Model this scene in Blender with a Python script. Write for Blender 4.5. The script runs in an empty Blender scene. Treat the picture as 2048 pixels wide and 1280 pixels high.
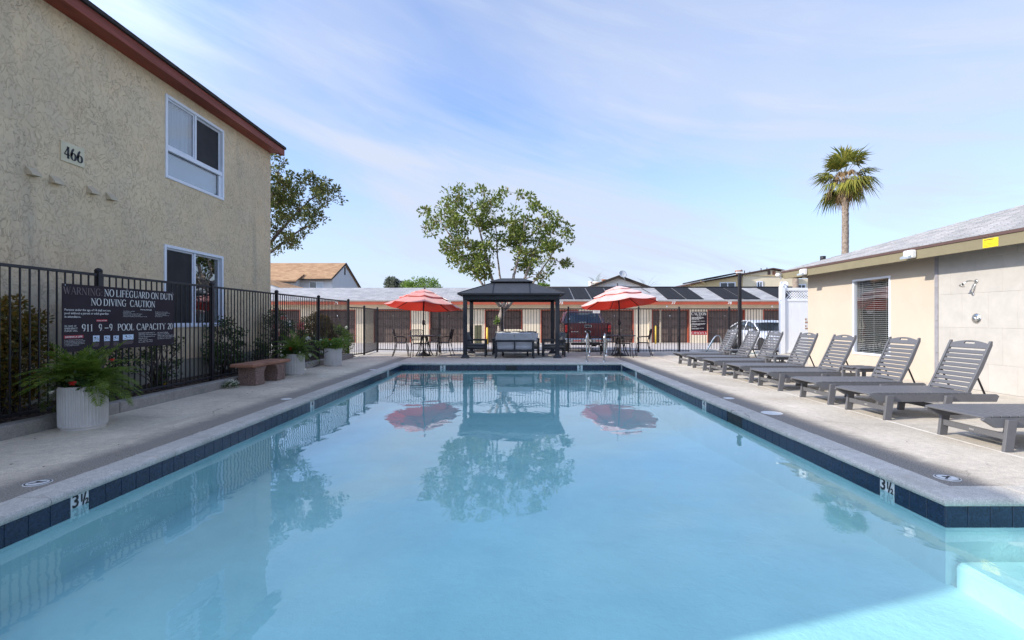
import bpy, bmesh, math, random
import numpy as np
from mathutils import Vector, Matrix
random.seed(7); RNG = np.random.default_rng(7)
R = math.radians; PI = math.pi
SC = bpy.context.scene
COL = SC.collection

# ---------------------------------------------------------------- camera
CAMZ = 1.21
F = 990.0                       # focal length in photo pixels (photo 2048 wide)
cam_d = bpy.data.cameras.new('camera'); cam = bpy.data.objects.new('camera', cam_d); COL.objects.link(cam)
cam.location = (0, 0, CAMZ); cam.rotation_euler = (R(90), 0, 0)
cam_d.sensor_width = 36; cam_d.lens = F/2048*36
cam_d.shift_x = -9/2048; cam_d.shift_y = -1/2048
cam_d.clip_start = 0.05; cam_d.clip_end = 3000
SC.camera = cam

# ---------------------------------------------------------------- light
SUN_TO = Vector((-1.0, -0.31, 0.603)).normalized()
SUN_EL = math.asin(SUN_TO.z); SUN_AZ = math.atan2(SUN_TO.x, SUN_TO.y)
sd = bpy.data.lights.new('sun', 'SUN'); sun = bpy.data.objects.new('sun', sd); COL.objects.link(sun)
sd.energy = 2.7; sd.angle = R(0.6); sd.color = (1.0, 0.93, 0.82)
sun.rotation_euler = SUN_TO.to_track_quat('Z', 'Y').to_euler()
sun.location = (-20, -10, 20)

world = bpy.data.worlds.new('World'); SC.world = world; world.use_nodes = True
def build_world():
    nt = world.node_tree; N = nt.nodes; L = nt.links
    for n in list(N): N.remove(n)
    out = N.new('ShaderNodeOutputWorld'); bg = N.new('ShaderNodeBackground'); bg.inputs[1].default_value = 0.15
    sky = N.new('ShaderNodeTexSky'); sky.sky_type = 'NISHITA'; sky.sun_disc = False
    sky.sun_elevation = SUN_EL; sky.sun_rotation = SUN_AZ % (2*PI)
    sky.air_density = 1.0; sky.dust_density = 0.5; sky.ozone_density = 1.6; sky.altitude = 100
    tc = N.new('ShaderNodeTexCoord'); sep = N.new('ShaderNodeSeparateXYZ'); L.new(tc.outputs['Generated'], sep.inputs[0])
    # thin cirrus on a plane overhead: direction / (height + small)
    zc = N.new('ShaderNodeMath'); zc.operation = 'MAXIMUM'; L.new(sep.outputs[2], zc.inputs[0]); zc.inputs[1].default_value = 0.0
    za = N.new('ShaderNodeMath'); za.operation = 'ADD'; L.new(zc.outputs[0], za.inputs[0]); za.inputs[1].default_value = 0.16
    dx = N.new('ShaderNodeMath'); dx.operation = 'DIVIDE'; L.new(sep.outputs[0], dx.inputs[0]); L.new(za.outputs[0], dx.inputs[1])
    dy = N.new('ShaderNodeMath'); dy.operation = 'DIVIDE'; L.new(sep.outputs[1], dy.inputs[0]); L.new(za.outputs[0], dy.inputs[1])
    cb = N.new('ShaderNodeCombineXYZ'); L.new(dx.outputs[0], cb.inputs[0]); L.new(dy.outputs[0], cb.inputs[1])
    def cloud(rot, scale, sc, det, rough, dist, lo, hi, off=(0, 0, 0)):
        m = N.new('ShaderNodeMapping'); m.inputs['Rotation'].default_value = (0, 0, R(rot)); m.inputs['Scale'].default_value = scale; m.inputs['Location'].default_value = off
        L.new(cb.outputs[0], m.inputs['Vector'])
        n = N.new('ShaderNodeTexNoise'); n.inputs['Scale'].default_value = sc; n.inputs['Detail'].default_value = det
        n.inputs['Roughness'].default_value = rough; n.inputs['Distortion'].default_value = dist
        L.new(m.outputs[0], n.inputs['Vector'])
        r = N.new('ShaderNodeMapRange'); r.interpolation_type = 'SMOOTHSTEP'
        r.inputs[1].default_value = lo; r.inputs[2].default_value = hi
        L.new(n.outputs[0], r.inputs[0]); return r.outputs[0]
    # broad soft veil and finer streaks, both slanting down to the right
    sk = N.new('ShaderNodeMath'); sk.operation = 'MULTIPLY_ADD'; L.new(sep.outputs[0], sk.inputs[0]); sk.inputs[1].default_value = 0.30; L.new(sep.outputs[2], sk.inputs[2])
    cb = N.new('ShaderNodeCombineXYZ'); L.new(sep.outputs[0], cb.inputs[0]); L.new(sep.outputs[1], cb.inputs[1]); L.new(sk.outputs[0], cb.inputs[2])
    c1 = cloud(0, (0.8, 0.8, 2.4), 1.55, 6, 0.5, 0.3, 0.30, 0.66, OFF1)
    c2 = cloud(0, (0.9, 0.9, 7.5), 2.3, 10, 0.62, 0.7, 0.40, 0.78, OFF2)
    ad = N.new('ShaderNodeMath'); ad.operation = 'MULTIPLY_ADD'; L.new(c2, ad.inputs[0]); ad.inputs[1].default_value = 0.40; L.new(c1, ad.inputs[2])
    cl = N.new('ShaderNodeMath'); cl.operation = 'MULTIPLY'; cl.use_clamp = True; L.new(ad.outputs[0], cl.inputs[0]); cl.inputs[1].default_value = 0.84
    ez = N.new('ShaderNodeMapRange'); ez.interpolation_type = 'SMOOTHSTEP'; ez.inputs[1].default_value = 0.26; ez.inputs[2].default_value = 0.62; ez.inputs[3].default_value = 1.0; ez.inputs[4].default_value = 0.62; L.new(sep.outputs[2], ez.inputs[0])
    cm = N.new('ShaderNodeMath'); cm.operation = 'MULTIPLY'; L.new(cl.outputs[0], cm.inputs[0]); L.new(ez.outputs[0], cm.inputs[1]); cl = cm
    # milky veil that thickens toward the horizon
    hz = N.new('ShaderNodeMapRange'); hz.inputs[1].default_value = 0.0; hz.inputs[2].default_value = 0.42
    hz.inputs[3].default_value = 0.97; hz.inputs[4].default_value = 0.02; L.new(zc.outputs[0], hz.inputs[0])
    mx = N.new('ShaderNodeMath'); mx.operation = 'MAXIMUM'; L.new(cl.outputs[0], mx.inputs[0]); L.new(hz.outputs[0], mx.inputs[1])
    tint = N.new('ShaderNodeMix'); tint.data_type = 'RGBA'; tint.blend_type = 'MULTIPLY'; tint.inputs[0].default_value = 1.0
    L.new(sky.outputs[0], tint.inputs[6]); tint.inputs[7].default_value = SKY_TINT
    mix = N.new('ShaderNodeMix'); mix.data_type = 'RGBA'
    # thin cloud scatters forward near the sun; glow raised out of view to fill shade
    dt = N.new('ShaderNodeVectorMath'); dt.operation = 'DOT_PRODUCT'; L.new(tc.outputs['Generated'], dt.inputs[0]); dt.inputs[1].default_value = SUN_TO
    au = N.new('ShaderNodeMapRange'); au.interpolation_type = 'SMOOTHSTEP'; au.inputs[1].default_value = 0.30; au.inputs[2].default_value = 1.0; au.inputs[3].default_value = 1.0; au.inputs[4].default_value = 4.5
    L.new(dt.outputs['Value'], au.inputs[0])
    cs_ = N.new('ShaderNodeVectorMath'); cs_.operation = 'SCALE'; cs_.inputs[0].default_value = CLOUD[:3]; L.new(au.outputs[0], cs_.inputs['Scale'])
    L.new(mx.outputs[0], mix.inputs[0]); L.new(tint.outputs[2], mix.inputs[6]); L.new(cs_.outputs[0], mix.inputs[7])
    L.new(mix.outputs[2], bg.inputs[0]); L.new(bg.outputs[0], out.inputs[0])
SKY_TINT = (0.66, 0.76, 0.97, 1)
OFF1 = (0, 2.3, 0); OFF2 = (0, 1, 0)
CLOUD = (2.12, 2.38, 2.92, 1)
build_world()
SC.view_settings.view_transform = 'Standard'; SC.view_settings.look = 'None'
SC.view_settings.exposure = 1.14; SC.view_settings.gamma = 1.0; SC.view_settings.use_curve_mapping = False
SC.render.engine = 'CYCLES'
SC.cycles.use_denoising = True
try: SC.cycles.denoiser = 'OPENIMAGEDENOISE'
except Exception: pass
SC.cycles.max_bounces = 8; SC.cycles.diffuse_bounces = 5; SC.cycles.glossy_bounces = 4
SC.cycles.transmission_bounces = 4; SC.cycles.transparent_max_bounces = 12
SC.cycles.caustics_reflective = False; SC.cycles.caustics_refractive = False
SC.cycles.sample_clamp_indirect = 6

# ---------------------------------------------------------------- mesh builder
class MB:
    def __init__(s): s.v = []; s.f = []; s.m = []; s.s = []
    def add(s, vs, fs, mi=0, smooth=False):
        b = len(s.v); s.v += [tuple(v) for v in vs]
        s.f += [tuple(i+b for i in f) for f in fs]; s.m += [mi]*len(fs); s.s += [smooth]*len(fs); return s
    def box(s, x0, y0, z0, x1, y1, z1, mi=0, c=0.0, M=None):
        if c <= 0:
            vs = [(x0,y0,z0),(x1,y0,z0),(x1,y1,z0),(x0,y1,z0),(x0,y0,z1),(x1,y0,z1),(x1,y1,z1),(x0,y1,z1)]
            fs = [(0,3,2,1),(4,5,6,7),(0,1,5,4),(1,2,6,5),(2,3,7,6),(3,0,4,7)]
        else:
            cx,cy,cz = (x0+x1)/2,(y0+y1)/2,(z0+z1)/2; hx,hy,hz = abs(x1-x0)/2,abs(y1-y0)/2,abs(z1-z0)/2
            c = min(c, hx*.45, hy*.45, hz*.45); vs = []; idx = {}
            for sx in (-1,1):
                for sy in (-1,1):
                    for sz in (-1,1):
                        idx[sx,sy,sz] = len(vs)
                        vs += [(cx+sx*hx, cy+sy*(hy-c), cz+sz*(hz-c)), (cx+sx*(hx-c), cy+sy*hy, cz+sz*(hz-c)), (cx+sx*(hx-c), cy+sy*(hy-c), cz+sz*hz)]
            I = lambda a,b,d,k: idx[a,b,d]+k
            fs = []
            for q in (-1,1):
                a = [I(q,-1,-1,0),I(q,1,-1,0),I(q,1,1,0),I(q,-1,1,0)]; fs.append(a if q>0 else a[::-1])
                a = [I(-1,q,-1,1),I(1,q,-1,1),I(1,q,1,1),I(-1,q,1,1)]; fs.append(a[::-1] if q>0 else a)
                a = [I(-1,-1,q,2),I(1,-1,q,2),I(1,1,q,2),I(-1,1,q,2)]; fs.append(a if q>0 else a[::-1])
            for p in (-1,1):
                for q in (-1,1):
                    a = [I(p,q,-1,0),I(p,q,-1,1),I(p,q,1,1),I(p,q,1,0)]; fs.append(a if p*q>0 else a[::-1])
                    a = [I(p,-1,q,0),I(p,-1,q,2),I(p,1,q,2),I(p,1,q,0)]; fs.append(a[::-1] if p*q<0 else a)
                    a = [I(-1,p,q,1),I(-1,p,q,2),I(1,p,q,2),I(1,p,q,1)]; fs.append(a if p*q<0 else a[::-1])
                    for r_ in (-1,1):
                        a = [I(p,q,r_,0),I(p,q,r_,1),I(p,q,r_,2)]; fs.append(a if p*q*r_>0 else a[::-1])
        if M is not None: vs = [M @ Vector(v) for v in vs]
        return s.add(vs, fs, mi)
    def bar(s, p, q, w, h, mi=0, up=(0,0,1), c=0.0):
        p = Vector(p); q = Vector(q); d = q-p; L = d.length; d.normalize(); u = Vector(up)
        if abs(d.dot(u)) > .99: u = Vector((1,0,0))
        x = d.cross(u).normalized(); z = x.cross(d).normalized()
        M = Matrix(((x.x,d.x,z.x,p.x),(x.y,d.y,z.y,p.y),(x.z,d.z,z.z,p.z),(0,0,0,1)))
        return s.box(-w/2, 0, -h/2, w/2, L, h/2, mi, c, M)
    def tube(s, pts, rad, n=8, mi=0, cap=True, smooth=True, flat=1.0):
        pts = [Vector(p) for p in pts]; k = len(pts)
        if not hasattr(rad, '__len__'): rad = [rad]*k
        vs = []; prev = None
        for i in range(k):
            t = (pts[min(i+1,k-1)]-pts[max(i-1,0)]).normalized()
            if prev is None: u = t.cross(Vector((0,0,1)) if abs(t.z) < .95 else Vector((1,0,0))).normalized()
            else: u = (prev - t*prev.dot(t)).normalized()
            prev = u; w = t.cross(u)
            for j in range(n):
                a = 2*PI*j/n; vs.append(pts[i] + (u*math.cos(a) + w*math.sin(a)*flat)*rad[i])
        fs = [(i*n+j, i*n+(j+1)%n, (i+1)*n+(j+1)%n, (i+1)*n+j) for i in range(k-1) for j in range(n)]
        s.add(vs, fs, mi, smooth)
        if cap:
            b = len(s.v)-len(vs)
            s.f += [tuple(b+j for j in range(n-1,-1,-1)), tuple(b+(k-1)*n+j for j in range(n))]; s.m += [mi]*2; s.s += [False]*2
        return s
    def lathe(s, prof, n=24, c=(0,0,0), mi=0, smooth=True, rfun=None, M=None):
        vs = []
        for r_, z in prof:
            for j in range(n):
                a = 2*PI*j/n; rr = r_ if rfun is None else rfun(r_, z, j)
                v = Vector((rr*math.cos(a), rr*math.sin(a), z))
                if M is not None: v = M @ v
                vs.append((v.x+c[0], v.y+c[1], v.z+c[2]))
        k = len(prof)
        fs = [(i*n+j, i*n+(j+1)%n, (i+1)*n+(j+1)%n, (i+1)*n+j) for i in range(k-1) for j in range(n)]
        s.add(vs, fs, mi, smooth)
        b = len(s.v)-len(vs)
        if prof[0][0] > 1e-4: s.f.append(tuple(b+j for j in range(n-1,-1,-1))); s.m.append(mi); s.s.append(False)
        if prof[-1][0] > 1e-4: s.f.append(tuple(b+(k-1)*n+j for j in range(n))); s.m.append(mi); s.s.append(False)
        return s
    def prism(s, poly, axis, a0, a1, mi=0):
        """poly: 2d points; axis 'x' (y,z), 'y' (x,z), 'z' (x,y)."""
        def P(p, a): return {'x': (a, p[0], p[1]), 'y': (p[0], a, p[1]), 'z': (p[0], p[1], a)}[axis]
        n = len(poly); vs = [P(p, a0) for p in poly] + [P(p, a1) for p in poly]
        fs = [tuple(range(n-1,-1,-1)), tuple(range(n,2*n))] + [(i,(i+1)%n,n+(i+1)%n,n+i) for i in range(n)]
        b = len(s.f); s.add(vs, fs, mi)
        ar = sum(poly[i][0]*poly[(i+1)%n][1]-poly[(i+1)%n][0]*poly[i][1] for i in range(n))
        flip = (ar*(a1-a0) < 0) ^ (axis == 'y')
        if flip: s.f[b:] = [f[::-1] for f in s.f[b:]]
        return s
    def quad(s, a, b, c, d, mi=0): return s.add([a,b,c,d], [(0,1,2,3)], mi)
    def mesh(s, name, mats, off=(0,0,0)):
        me = bpy.data.meshes.new(name)
        vs = s.v if off == (0,0,0) else [(v[0]-off[0], v[1]-off[1], v[2]-off[2]) for v in s.v]
        me.from_pydata(vs, [], s.f)
        for m in (mats if isinstance(mats, (list, tuple)) else [mats]): me.materials.append(m)
        me.polygons.foreach_set('material_index', s.m); me.polygons.foreach_set('use_smooth', s.s)
        me.update(); return me
    def build(s, name, mats, parent=None, world=True, bevel=0):
        if parent is not None: off = tuple(WL(parent)) if world else (0,0,0)
        else:
            a = np.array(s.v); off = (float((a[:,0].min()+a[:,0].max())/2), float((a[:,1].min()+a[:,1].max())/2), float(a[:,2].min()))
            if not world: off = (0,0,0)
        o = bpy.data.objects.new(name, s.mesh(name, mats, off)); COL.objects.link(o)
        if parent is not None: o.parent = parent
        else: o.location = off
        if bevel:
            md = o.modifiers.new('bevel', 'BEVEL'); md.width = bevel; md.segments = 2; md.limit_method = 'ANGLE'; md.angle_limit = R(40)
            md.harden_normals = False
        return o
def WL(o):
    v = Vector((0,0,0))
    while o is not None: v = v + o.location; o = o.parent
    return v
def tag(o, label=None, cat=None, group=None, kind=None):
    if label: o['label'] = label
    if cat: o['category'] = cat
    if group: o['group'] = group
    if kind: o['kind'] = kind
    return o
def thing(name, label, cat, loc=(0,0,0), group=None, rz=0):
    o = bpy.data.objects.new(name, None); COL.objects.link(o); o.location = loc; o.rotation_euler = (0,0,rz)
    o.empty_display_size = .1
    return tag(o, label, cat, group)
def inst(name, me, parent, loc=(0,0,0), rot=(0,0,0), scale=(1,1,1)):
    o = bpy.data.objects.new(name, me); COL.objects.link(o); o.parent = parent; o.location = loc; o.rotation_euler = rot; o.scale = scale; return o
KIDS = {}
def copy_thing(src, loc, rz=0, label=None, group=None):
    def rec(o, par):
        c = o.copy(); COL.objects.link(c)
        if par is not None: c.parent = par
        for ch in [x for x in bpy.data.objects if x.parent == o]: rec(ch, c)
        return c
    r = rec(src, None); r.location = loc; r.rotation_euler = (0,0,rz)
    if label: r['label'] = label
    if group: r['group'] = group
    return r
def soup(name, V, Fa, mats, parent=None, off=(0,0,0), smooth=False, mi=None):
    """numpy verts (n,3), faces (m,4) quick mesh"""
    me = bpy.data.meshes.new(name); V = np.asarray(V, dtype=np.float32) - np.asarray(off, dtype=np.float32)
    k = Fa.shape[1]
    me.vertices.add(len(V)); me.vertices.foreach_set('co', V.ravel())
    me.loops.add(Fa.size); me.loops.foreach_set('vertex_index', Fa.astype(np.int32).ravel())
    me.polygons.add(len(Fa)); me.polygons.foreach_set('loop_start', np.arange(0, Fa.size, k, dtype=np.int32))
    if mi is not None: me.polygons.foreach_set('material_index', mi.astype(np.int32))
    if smooth: me.polygons.foreach_set('use_smooth', np.ones(len(Fa), dtype=bool))
    for m in (mats if isinstance(mats, (list, tuple)) else [mats]): me.materials.append(m)
    me.update(calc_edges=True); me.validate()
    o = bpy.data.objects.new(name, me); COL.objects.link(o)
    if parent is not None: o.parent = parent
    else: o.location = off
    return o

# ---------------------------------------------------------------- materials
def _new(name):
    m = bpy.data.materials.new(name); m.use_nodes = True; nt = m.node_tree
    for n in list(nt.nodes): nt.nodes.remove(n)
    out = nt.nodes.new('ShaderNodeOutputMaterial'); b = nt.nodes.new('ShaderNodeBsdfPrincipled'); nt.links.new(b.outputs[0], out.inputs[0])
    return m, nt, b, out
def _co(nt, mode):
    if mode == 'pos':
        g = nt.nodes.new('ShaderNodeNewGeometry'); return g.outputs['Position']
    return nt.nodes.new('ShaderNodeTexCoord').outputs['Object']
def _noise(nt, vec, scale, detail=4, rough=.55, dist=0, stretch=None):
    n = nt.nodes.new('ShaderNodeTexNoise'); n.inputs['Scale'].default_value = scale; n.inputs['Detail'].default_value = detail
    n.inputs['Roughness'].default_value = rough; n.inputs['Distortion'].default_value = dist
    if stretch:
        m = nt.nodes.new('ShaderNodeMapping'); m.inputs['Scale'].default_value = stretch; nt.links.new(vec, m.inputs['Vector']); vec = m.outputs[0]
    nt.links.new(vec, n.inputs['Vector']); return n.outputs['Fac']
def _range(nt, fac, lo, hi, a=0.0, b=1.0, smooth=False):
    r = nt.nodes.new('ShaderNodeMapRange'); r.inputs[1].default_value = lo; r.inputs[2].default_value = hi; r.inputs[3].default_value = a; r.inputs[4].default_value = b
    if smooth: r.interpolation_type = 'SMOOTHSTEP'
    nt.links.new(fac, r.inputs[0]); return r.outputs[0]
def _mix(nt, fac, a, b, blend='MIX'):
    m = nt.nodes.new('ShaderNodeMix'); m.data_type = 'RGBA'; m.blend_type = blend
    if isinstance(fac, (int, float)): m.inputs[0].default_value = fac
    else: nt.links.new(fac, m.inputs[0])
    for k, c in ((6, a), (7, b)):
        if isinstance(c, tuple): m.inputs[k].default_value = (c[0], c[1], c[2], 1)
        else: nt.links.new(c, m.inputs[k])
    return m.outputs[2]
def _math(nt, op, a, b=None, clamp=False):
    m = nt.nodes.new('ShaderNodeMath'); m.operation = op; m.use_clamp = clamp
    for k, c in ((0, a), (1, b)):
        if c is None: continue
        if isinstance(c, (int, float)): m.inputs[k].default_value = c
        else: nt.links.new(c, m.inputs[k])
    return m.outputs[0]
def _bump(nt, b, h, strength=.4, dist=.01, prev=None):
    n = nt.nodes.new('ShaderNodeBump'); n.inputs['Strength'].default_value = strength; n.inputs['Distance'].default_value = dist
    nt.links.new(h, n.inputs['Height'])
    if prev is not None: nt.links.new(prev, n.inputs['Normal'])
    nt.links.new(n.outputs[0], b.inputs['Normal']); return n.outputs[0]
def mat(name, col, rough=.6, var=.12, vs=6, metal=0, mode='pos', bump=0, bs=60, bd=.004, col2=None, spec=.5, rand=0, coat=0, stretch=None):
    m, nt, b, out = _new(name); vec = _co(nt, mode)
    c2 = col2 or tuple(max(0, c*(1-var*2)) for c in col)
    f = _noise(nt, vec, vs, 6, .6, .3, stretch); f = _range(nt, f, .3, .7)
    c = _mix(nt, f, tuple(min(1, x*(1+var*.5)) for x in col), c2)
    if rand:
        oi = nt.nodes.new('ShaderNodeObjectInfo'); r_ = _range(nt, oi.outputs['Random'], 0, 1, 1-rand, 1+rand)
        v = nt.nodes.new('ShaderNodeVectorMath'); v.operation = 'SCALE'; nt.links.new(c, v.inputs[0]); nt.links.new(r_, v.inputs['Scale']); c = v.outputs[0]
    nt.links.new(c, b.inputs['Base Color'])
    b.inputs['Metallic'].default_value = metal; b.inputs['Specular IOR Level'].default_value = spec
    nt.links.new(_range(nt, f, 0, 1, max(.02, rough-.06), min(1, rough+.08)), b.inputs['Roughness'])
    if coat: b.inputs['Coat Weight'].default_value = coat; b.inputs['Coat Roughness'].default_value = .06
    if bump: _bump(nt, b, _noise(nt, vec, bs, 5, .65), bump, bd)
    return m
def flat(name, col, rough=.5, metal=0):
    m, nt, b, out = _new(name); b.inputs['Base Color'].default_value = (*col, 1); b.inputs['Roughness'].default_value = rough; b.inputs['Metallic'].default_value = metal; return m

def mat_stucco():
    m, nt, b, out = _new('trowelled_stucco'); g = _co(nt, 'pos')
    blot = _range(nt, _noise(nt, g, .55, 5, .6, .4), .32, .68)
    blot2 = _range(nt, _noise(nt, g, 1.6, 4, .6, .2), .35, .65)
    c = _mix(nt, blot, (.78, .595, .375), (.63, .485, .315))
    c = _mix(nt, _math(nt, 'MULTIPLY', blot2, .35), c, (.56, .49, .37))
    streak = _range(nt, _noise(nt, g, 1.0, 4, .6, .2, (1, 2.2, .22)), .56, .74)
    c = _mix(nt, _math(nt, 'MULTIPLY', streak, .5), c, (.36, .31, .24))
    # trowel skips: thin curly ridge lines where a warped field crosses its middle
    n1 = _noise(nt, g, 10.5, 4, .55, 1.5, (1, 1, .7)); n2 = _math(nt, 'ADD', _math(nt, 'MULTIPLY', _noise(nt, g, 4.2, 2, .5, .6), .6), _math(nt, 'MULTIPLY', _noise(nt, g, .9, 3, .5, .3), .45))
    a1 = _math(nt, 'ABSOLUTE', _math(nt, 'SUBTRACT', n1, .5)); line = _range(nt, a1, .0, .022, 1, 0, True)
    gate = _range(nt, n2, .49, .60, 0, 1, True); line = _math(nt, 'MULTIPLY', line, gate)
    c = _mix(nt, _math(nt, 'MULTIPLY', line, .45), c, (.16, .13, .09))  # crevice shade painted into the colour along the skips, together with dirt
    nt.links.new(c, b.inputs['Base Color']); b.inputs['Roughness'].default_value = .92; b.inputs['Specular IOR Level'].default_value = .2
    h = _math(nt, 'ADD', _range(nt, n1, .49, .54, 0, 1, True), _math(nt, 'MULTIPLY', _noise(nt, g, 90, 4, .7), .35))
    _bump(nt, b, h, .8, .012)
    return m
def mat_concrete(name, base, dark, strip=None):
    m, nt, b, out = _new(name); g = _co(nt, 'pos')
    f = _range(nt, _noise(nt, g, .8, 8, .62, .5), .3, .7)
    c = _mix(nt, f, base, dark)
    sm = _range(nt, _noise(nt, g, 2.2, 7, .65, 1.0, (.35, 1, 1)), .55, .75)
    c = _mix(nt, _math(nt, 'MULTIPLY', sm, .6), c, tuple(x*.7 for x in dark))
    wh = _range(nt, _noise(nt, g, 1.5, 6, .65, .8, (1, .5, 1)), .58, .74)
    c = _mix(nt, _math(nt, 'MULTIPLY', wh, .45), c, tuple(min(.8, x*1.3) for x in base))
    sp = _range(nt, _math(nt, 'ADD', _math(nt, 'MULTIPLY', _noise(nt, g, 120, 2, .5), .6), _math(nt, 'MULTIPLY', _noise(nt, g, 17, 5, .7, .6), .4)), .38, .62, .72, 1.18)
    v = nt.nodes.new('ShaderNodeVectorMath'); v.operation = 'SCALE'; nt.links.new(c, v.inputs[0]); nt.links.new(sp, v.inputs['Scale']); c = v.outputs[0]
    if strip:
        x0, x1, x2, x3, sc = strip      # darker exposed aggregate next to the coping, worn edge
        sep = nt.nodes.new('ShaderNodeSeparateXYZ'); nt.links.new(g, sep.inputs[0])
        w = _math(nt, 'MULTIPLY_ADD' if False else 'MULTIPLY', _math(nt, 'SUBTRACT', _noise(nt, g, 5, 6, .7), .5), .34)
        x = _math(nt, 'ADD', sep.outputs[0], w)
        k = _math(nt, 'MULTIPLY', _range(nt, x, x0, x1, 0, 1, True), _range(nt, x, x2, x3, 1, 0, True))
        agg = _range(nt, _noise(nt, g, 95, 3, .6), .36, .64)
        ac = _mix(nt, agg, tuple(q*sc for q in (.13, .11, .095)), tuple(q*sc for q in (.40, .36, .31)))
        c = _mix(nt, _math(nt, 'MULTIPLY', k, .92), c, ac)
    nt.links.new(c, b.inputs['Base Color']); # rust-tan water marks, dark specks and hairline cracks
    tn = _range(nt, _noise(nt, g, 1.1, 6, .6, 1.6, (.45, 1.2, 1)), .60, .72)
    vo = nt.nodes.new('ShaderNodeTexVoronoi'); vo.feature = 'DISTANCE_TO_EDGE'; vo.inputs['Scale'].default_value = .42
    wv = nt.nodes.new('ShaderNodeVectorMath'); wv.operation = 'ADD'; nz_ = nt.nodes.new('ShaderNodeTexNoise'); nz_.inputs['Scale'].default_value = 3.0; nz_.inputs['Detail'].default_value = 6; nt.links.new(g, nz_.inputs['Vector'])
    sc_ = nt.nodes.new('ShaderNodeVectorMath'); sc_.operation = 'SCALE'; sc_.inputs['Scale'].default_value = .35; nt.links.new(nz_.outputs['Color'], sc_.inputs[0]); nt.links.new(g, wv.inputs[0]); nt.links.new(sc_.outputs[0], wv.inputs[1]); nt.links.new(wv.outputs[0], vo.inputs['Vector'])
    ck = _math(nt, 'MULTIPLY', _range(nt, vo.outputs['Distance'], .0005, .0032, 1, 0), _range(nt, _noise(nt, g, .5, 3), .48, .58))
    c0 = nt.nodes[-1] if False else None
    lk = b.inputs['Base Color'].links[0].from_socket
    cc = _mix(nt, _math(nt, 'MULTIPLY', tn, .40), lk, tuple(x*y for x, y in zip(base, (.80, .66, .48))))
    cc = _mix(nt, _math(nt, 'MULTIPLY', ck, .6), cc, (.08, .07, .06))
    cc = _mix(nt, _math(nt, 'MULTIPLY', _range(nt, _noise(nt, g, 34, 3, .6), .70, .74), .5), cc, (.10, .085, .07))
    nt.links.new(cc, b.inputs['Base Color'])
    b.inputs['Roughness'].default_value = .85; b.inputs['Specular IOR Level'].default_value = .3
    _bump(nt, b, _noise(nt, g, 140, 4, .7), .35, .004)
    return m
def mat_shingle(name, a, c2, ang=0, w=.30, h=.14, axis='x'):
    """staggered tabs on a slope; u along the eave, v = horizontal run up the slope"""
    m, nt, b, out = _new(name); g = _co(nt, 'pos')
    sep = nt.nodes.new('ShaderNodeSeparateXYZ'); nt.links.new(g, sep.inputs[0])
    cb = nt.nodes.new('ShaderNodeCombineXYZ')
    nt.links.new(sep.outputs[0 if axis == 'x' else 1], cb.inputs[0]); nt.links.new(sep.outputs[1 if axis == 'x' else 0], cb.inputs[1])
    br = nt.nodes.new('ShaderNodeTexBrick'); nt.links.new(cb.outputs[0], br.inputs['Vector'])
    br.inputs['Color1'].default_value = (*a, 1); br.inputs['Color2'].default_value = (*c2, 1); br.inputs['Mortar'].default_value = tuple(x*.5 for x in a)+(1,)
    br.inputs['Scale'].default_value = 1; br.inputs['Brick Width'].default_value = w; br.inputs['Row Height'].default_value = h
    br.inputs['Mortar Size'].default_value = .008; br.inputs['Mortar Smooth'].default_value = .3
    n = _range(nt, _noise(nt, g, 1.5, 5, .6), .3, .7, .82, 1.12)
    v = nt.nodes.new('ShaderNodeVectorMath'); v.operation = 'SCALE'; nt.links.new(br.outputs[0], v.inputs[0]); nt.links.new(n, v.inputs['Scale'])
    gr = _mix(nt, _range(nt, _noise(nt, g, 160, 2), .4, .6, 0, .3), v.outputs[0], tuple(x*.5 for x in a))
    nt.links.new(gr, b.inputs['Base Color']); b.inputs['Roughness'].default_value = .95; b.inputs['Specular IOR Level'].default_value = .15
    _bump(nt, b, _math(nt, 'SUBTRACT', 1.0, br.outputs['Fac']), .6, .02)
    return m
def mat_leaf(name, c1, c2, c3=None, trans=.35, rough=.5):
    m, nt, b, out = _new(name)
    g = nt.nodes.new('ShaderNodeNewGeometry'); r_ = g.outputs['Random Per Island']
    c = _mix(nt, r_, c1, c2)
    if c3:
        k = _range(nt, _noise(nt, g.outputs['Position'], 2.3, 3, .6), .52, .66); c = _mix(nt, _math(nt, 'MULTIPLY', k, .8), c, c3)
    nt.links.new(c, b.inputs['Base Color']); b.inputs['Roughness'].default_value = rough; b.inputs['Specular IOR Level'].default_value = .35
    t = nt.nodes.new('ShaderNodeBsdfTranslucent'); cc = _mix(nt, .5, c, tuple(min(1, x*2.2) for x in c1)); nt.links.new(cc, t.inputs[0])
    mx = nt.nodes.new('ShaderNodeMixShader'); mx.inputs[0].default_value = trans
    nt.links.new(b.outputs[0], mx.inputs[1]); nt.links.new(t.outputs[0], mx.inputs[2]); nt.links.new(mx.outputs[0], out.inputs[0])
    return m
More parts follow.
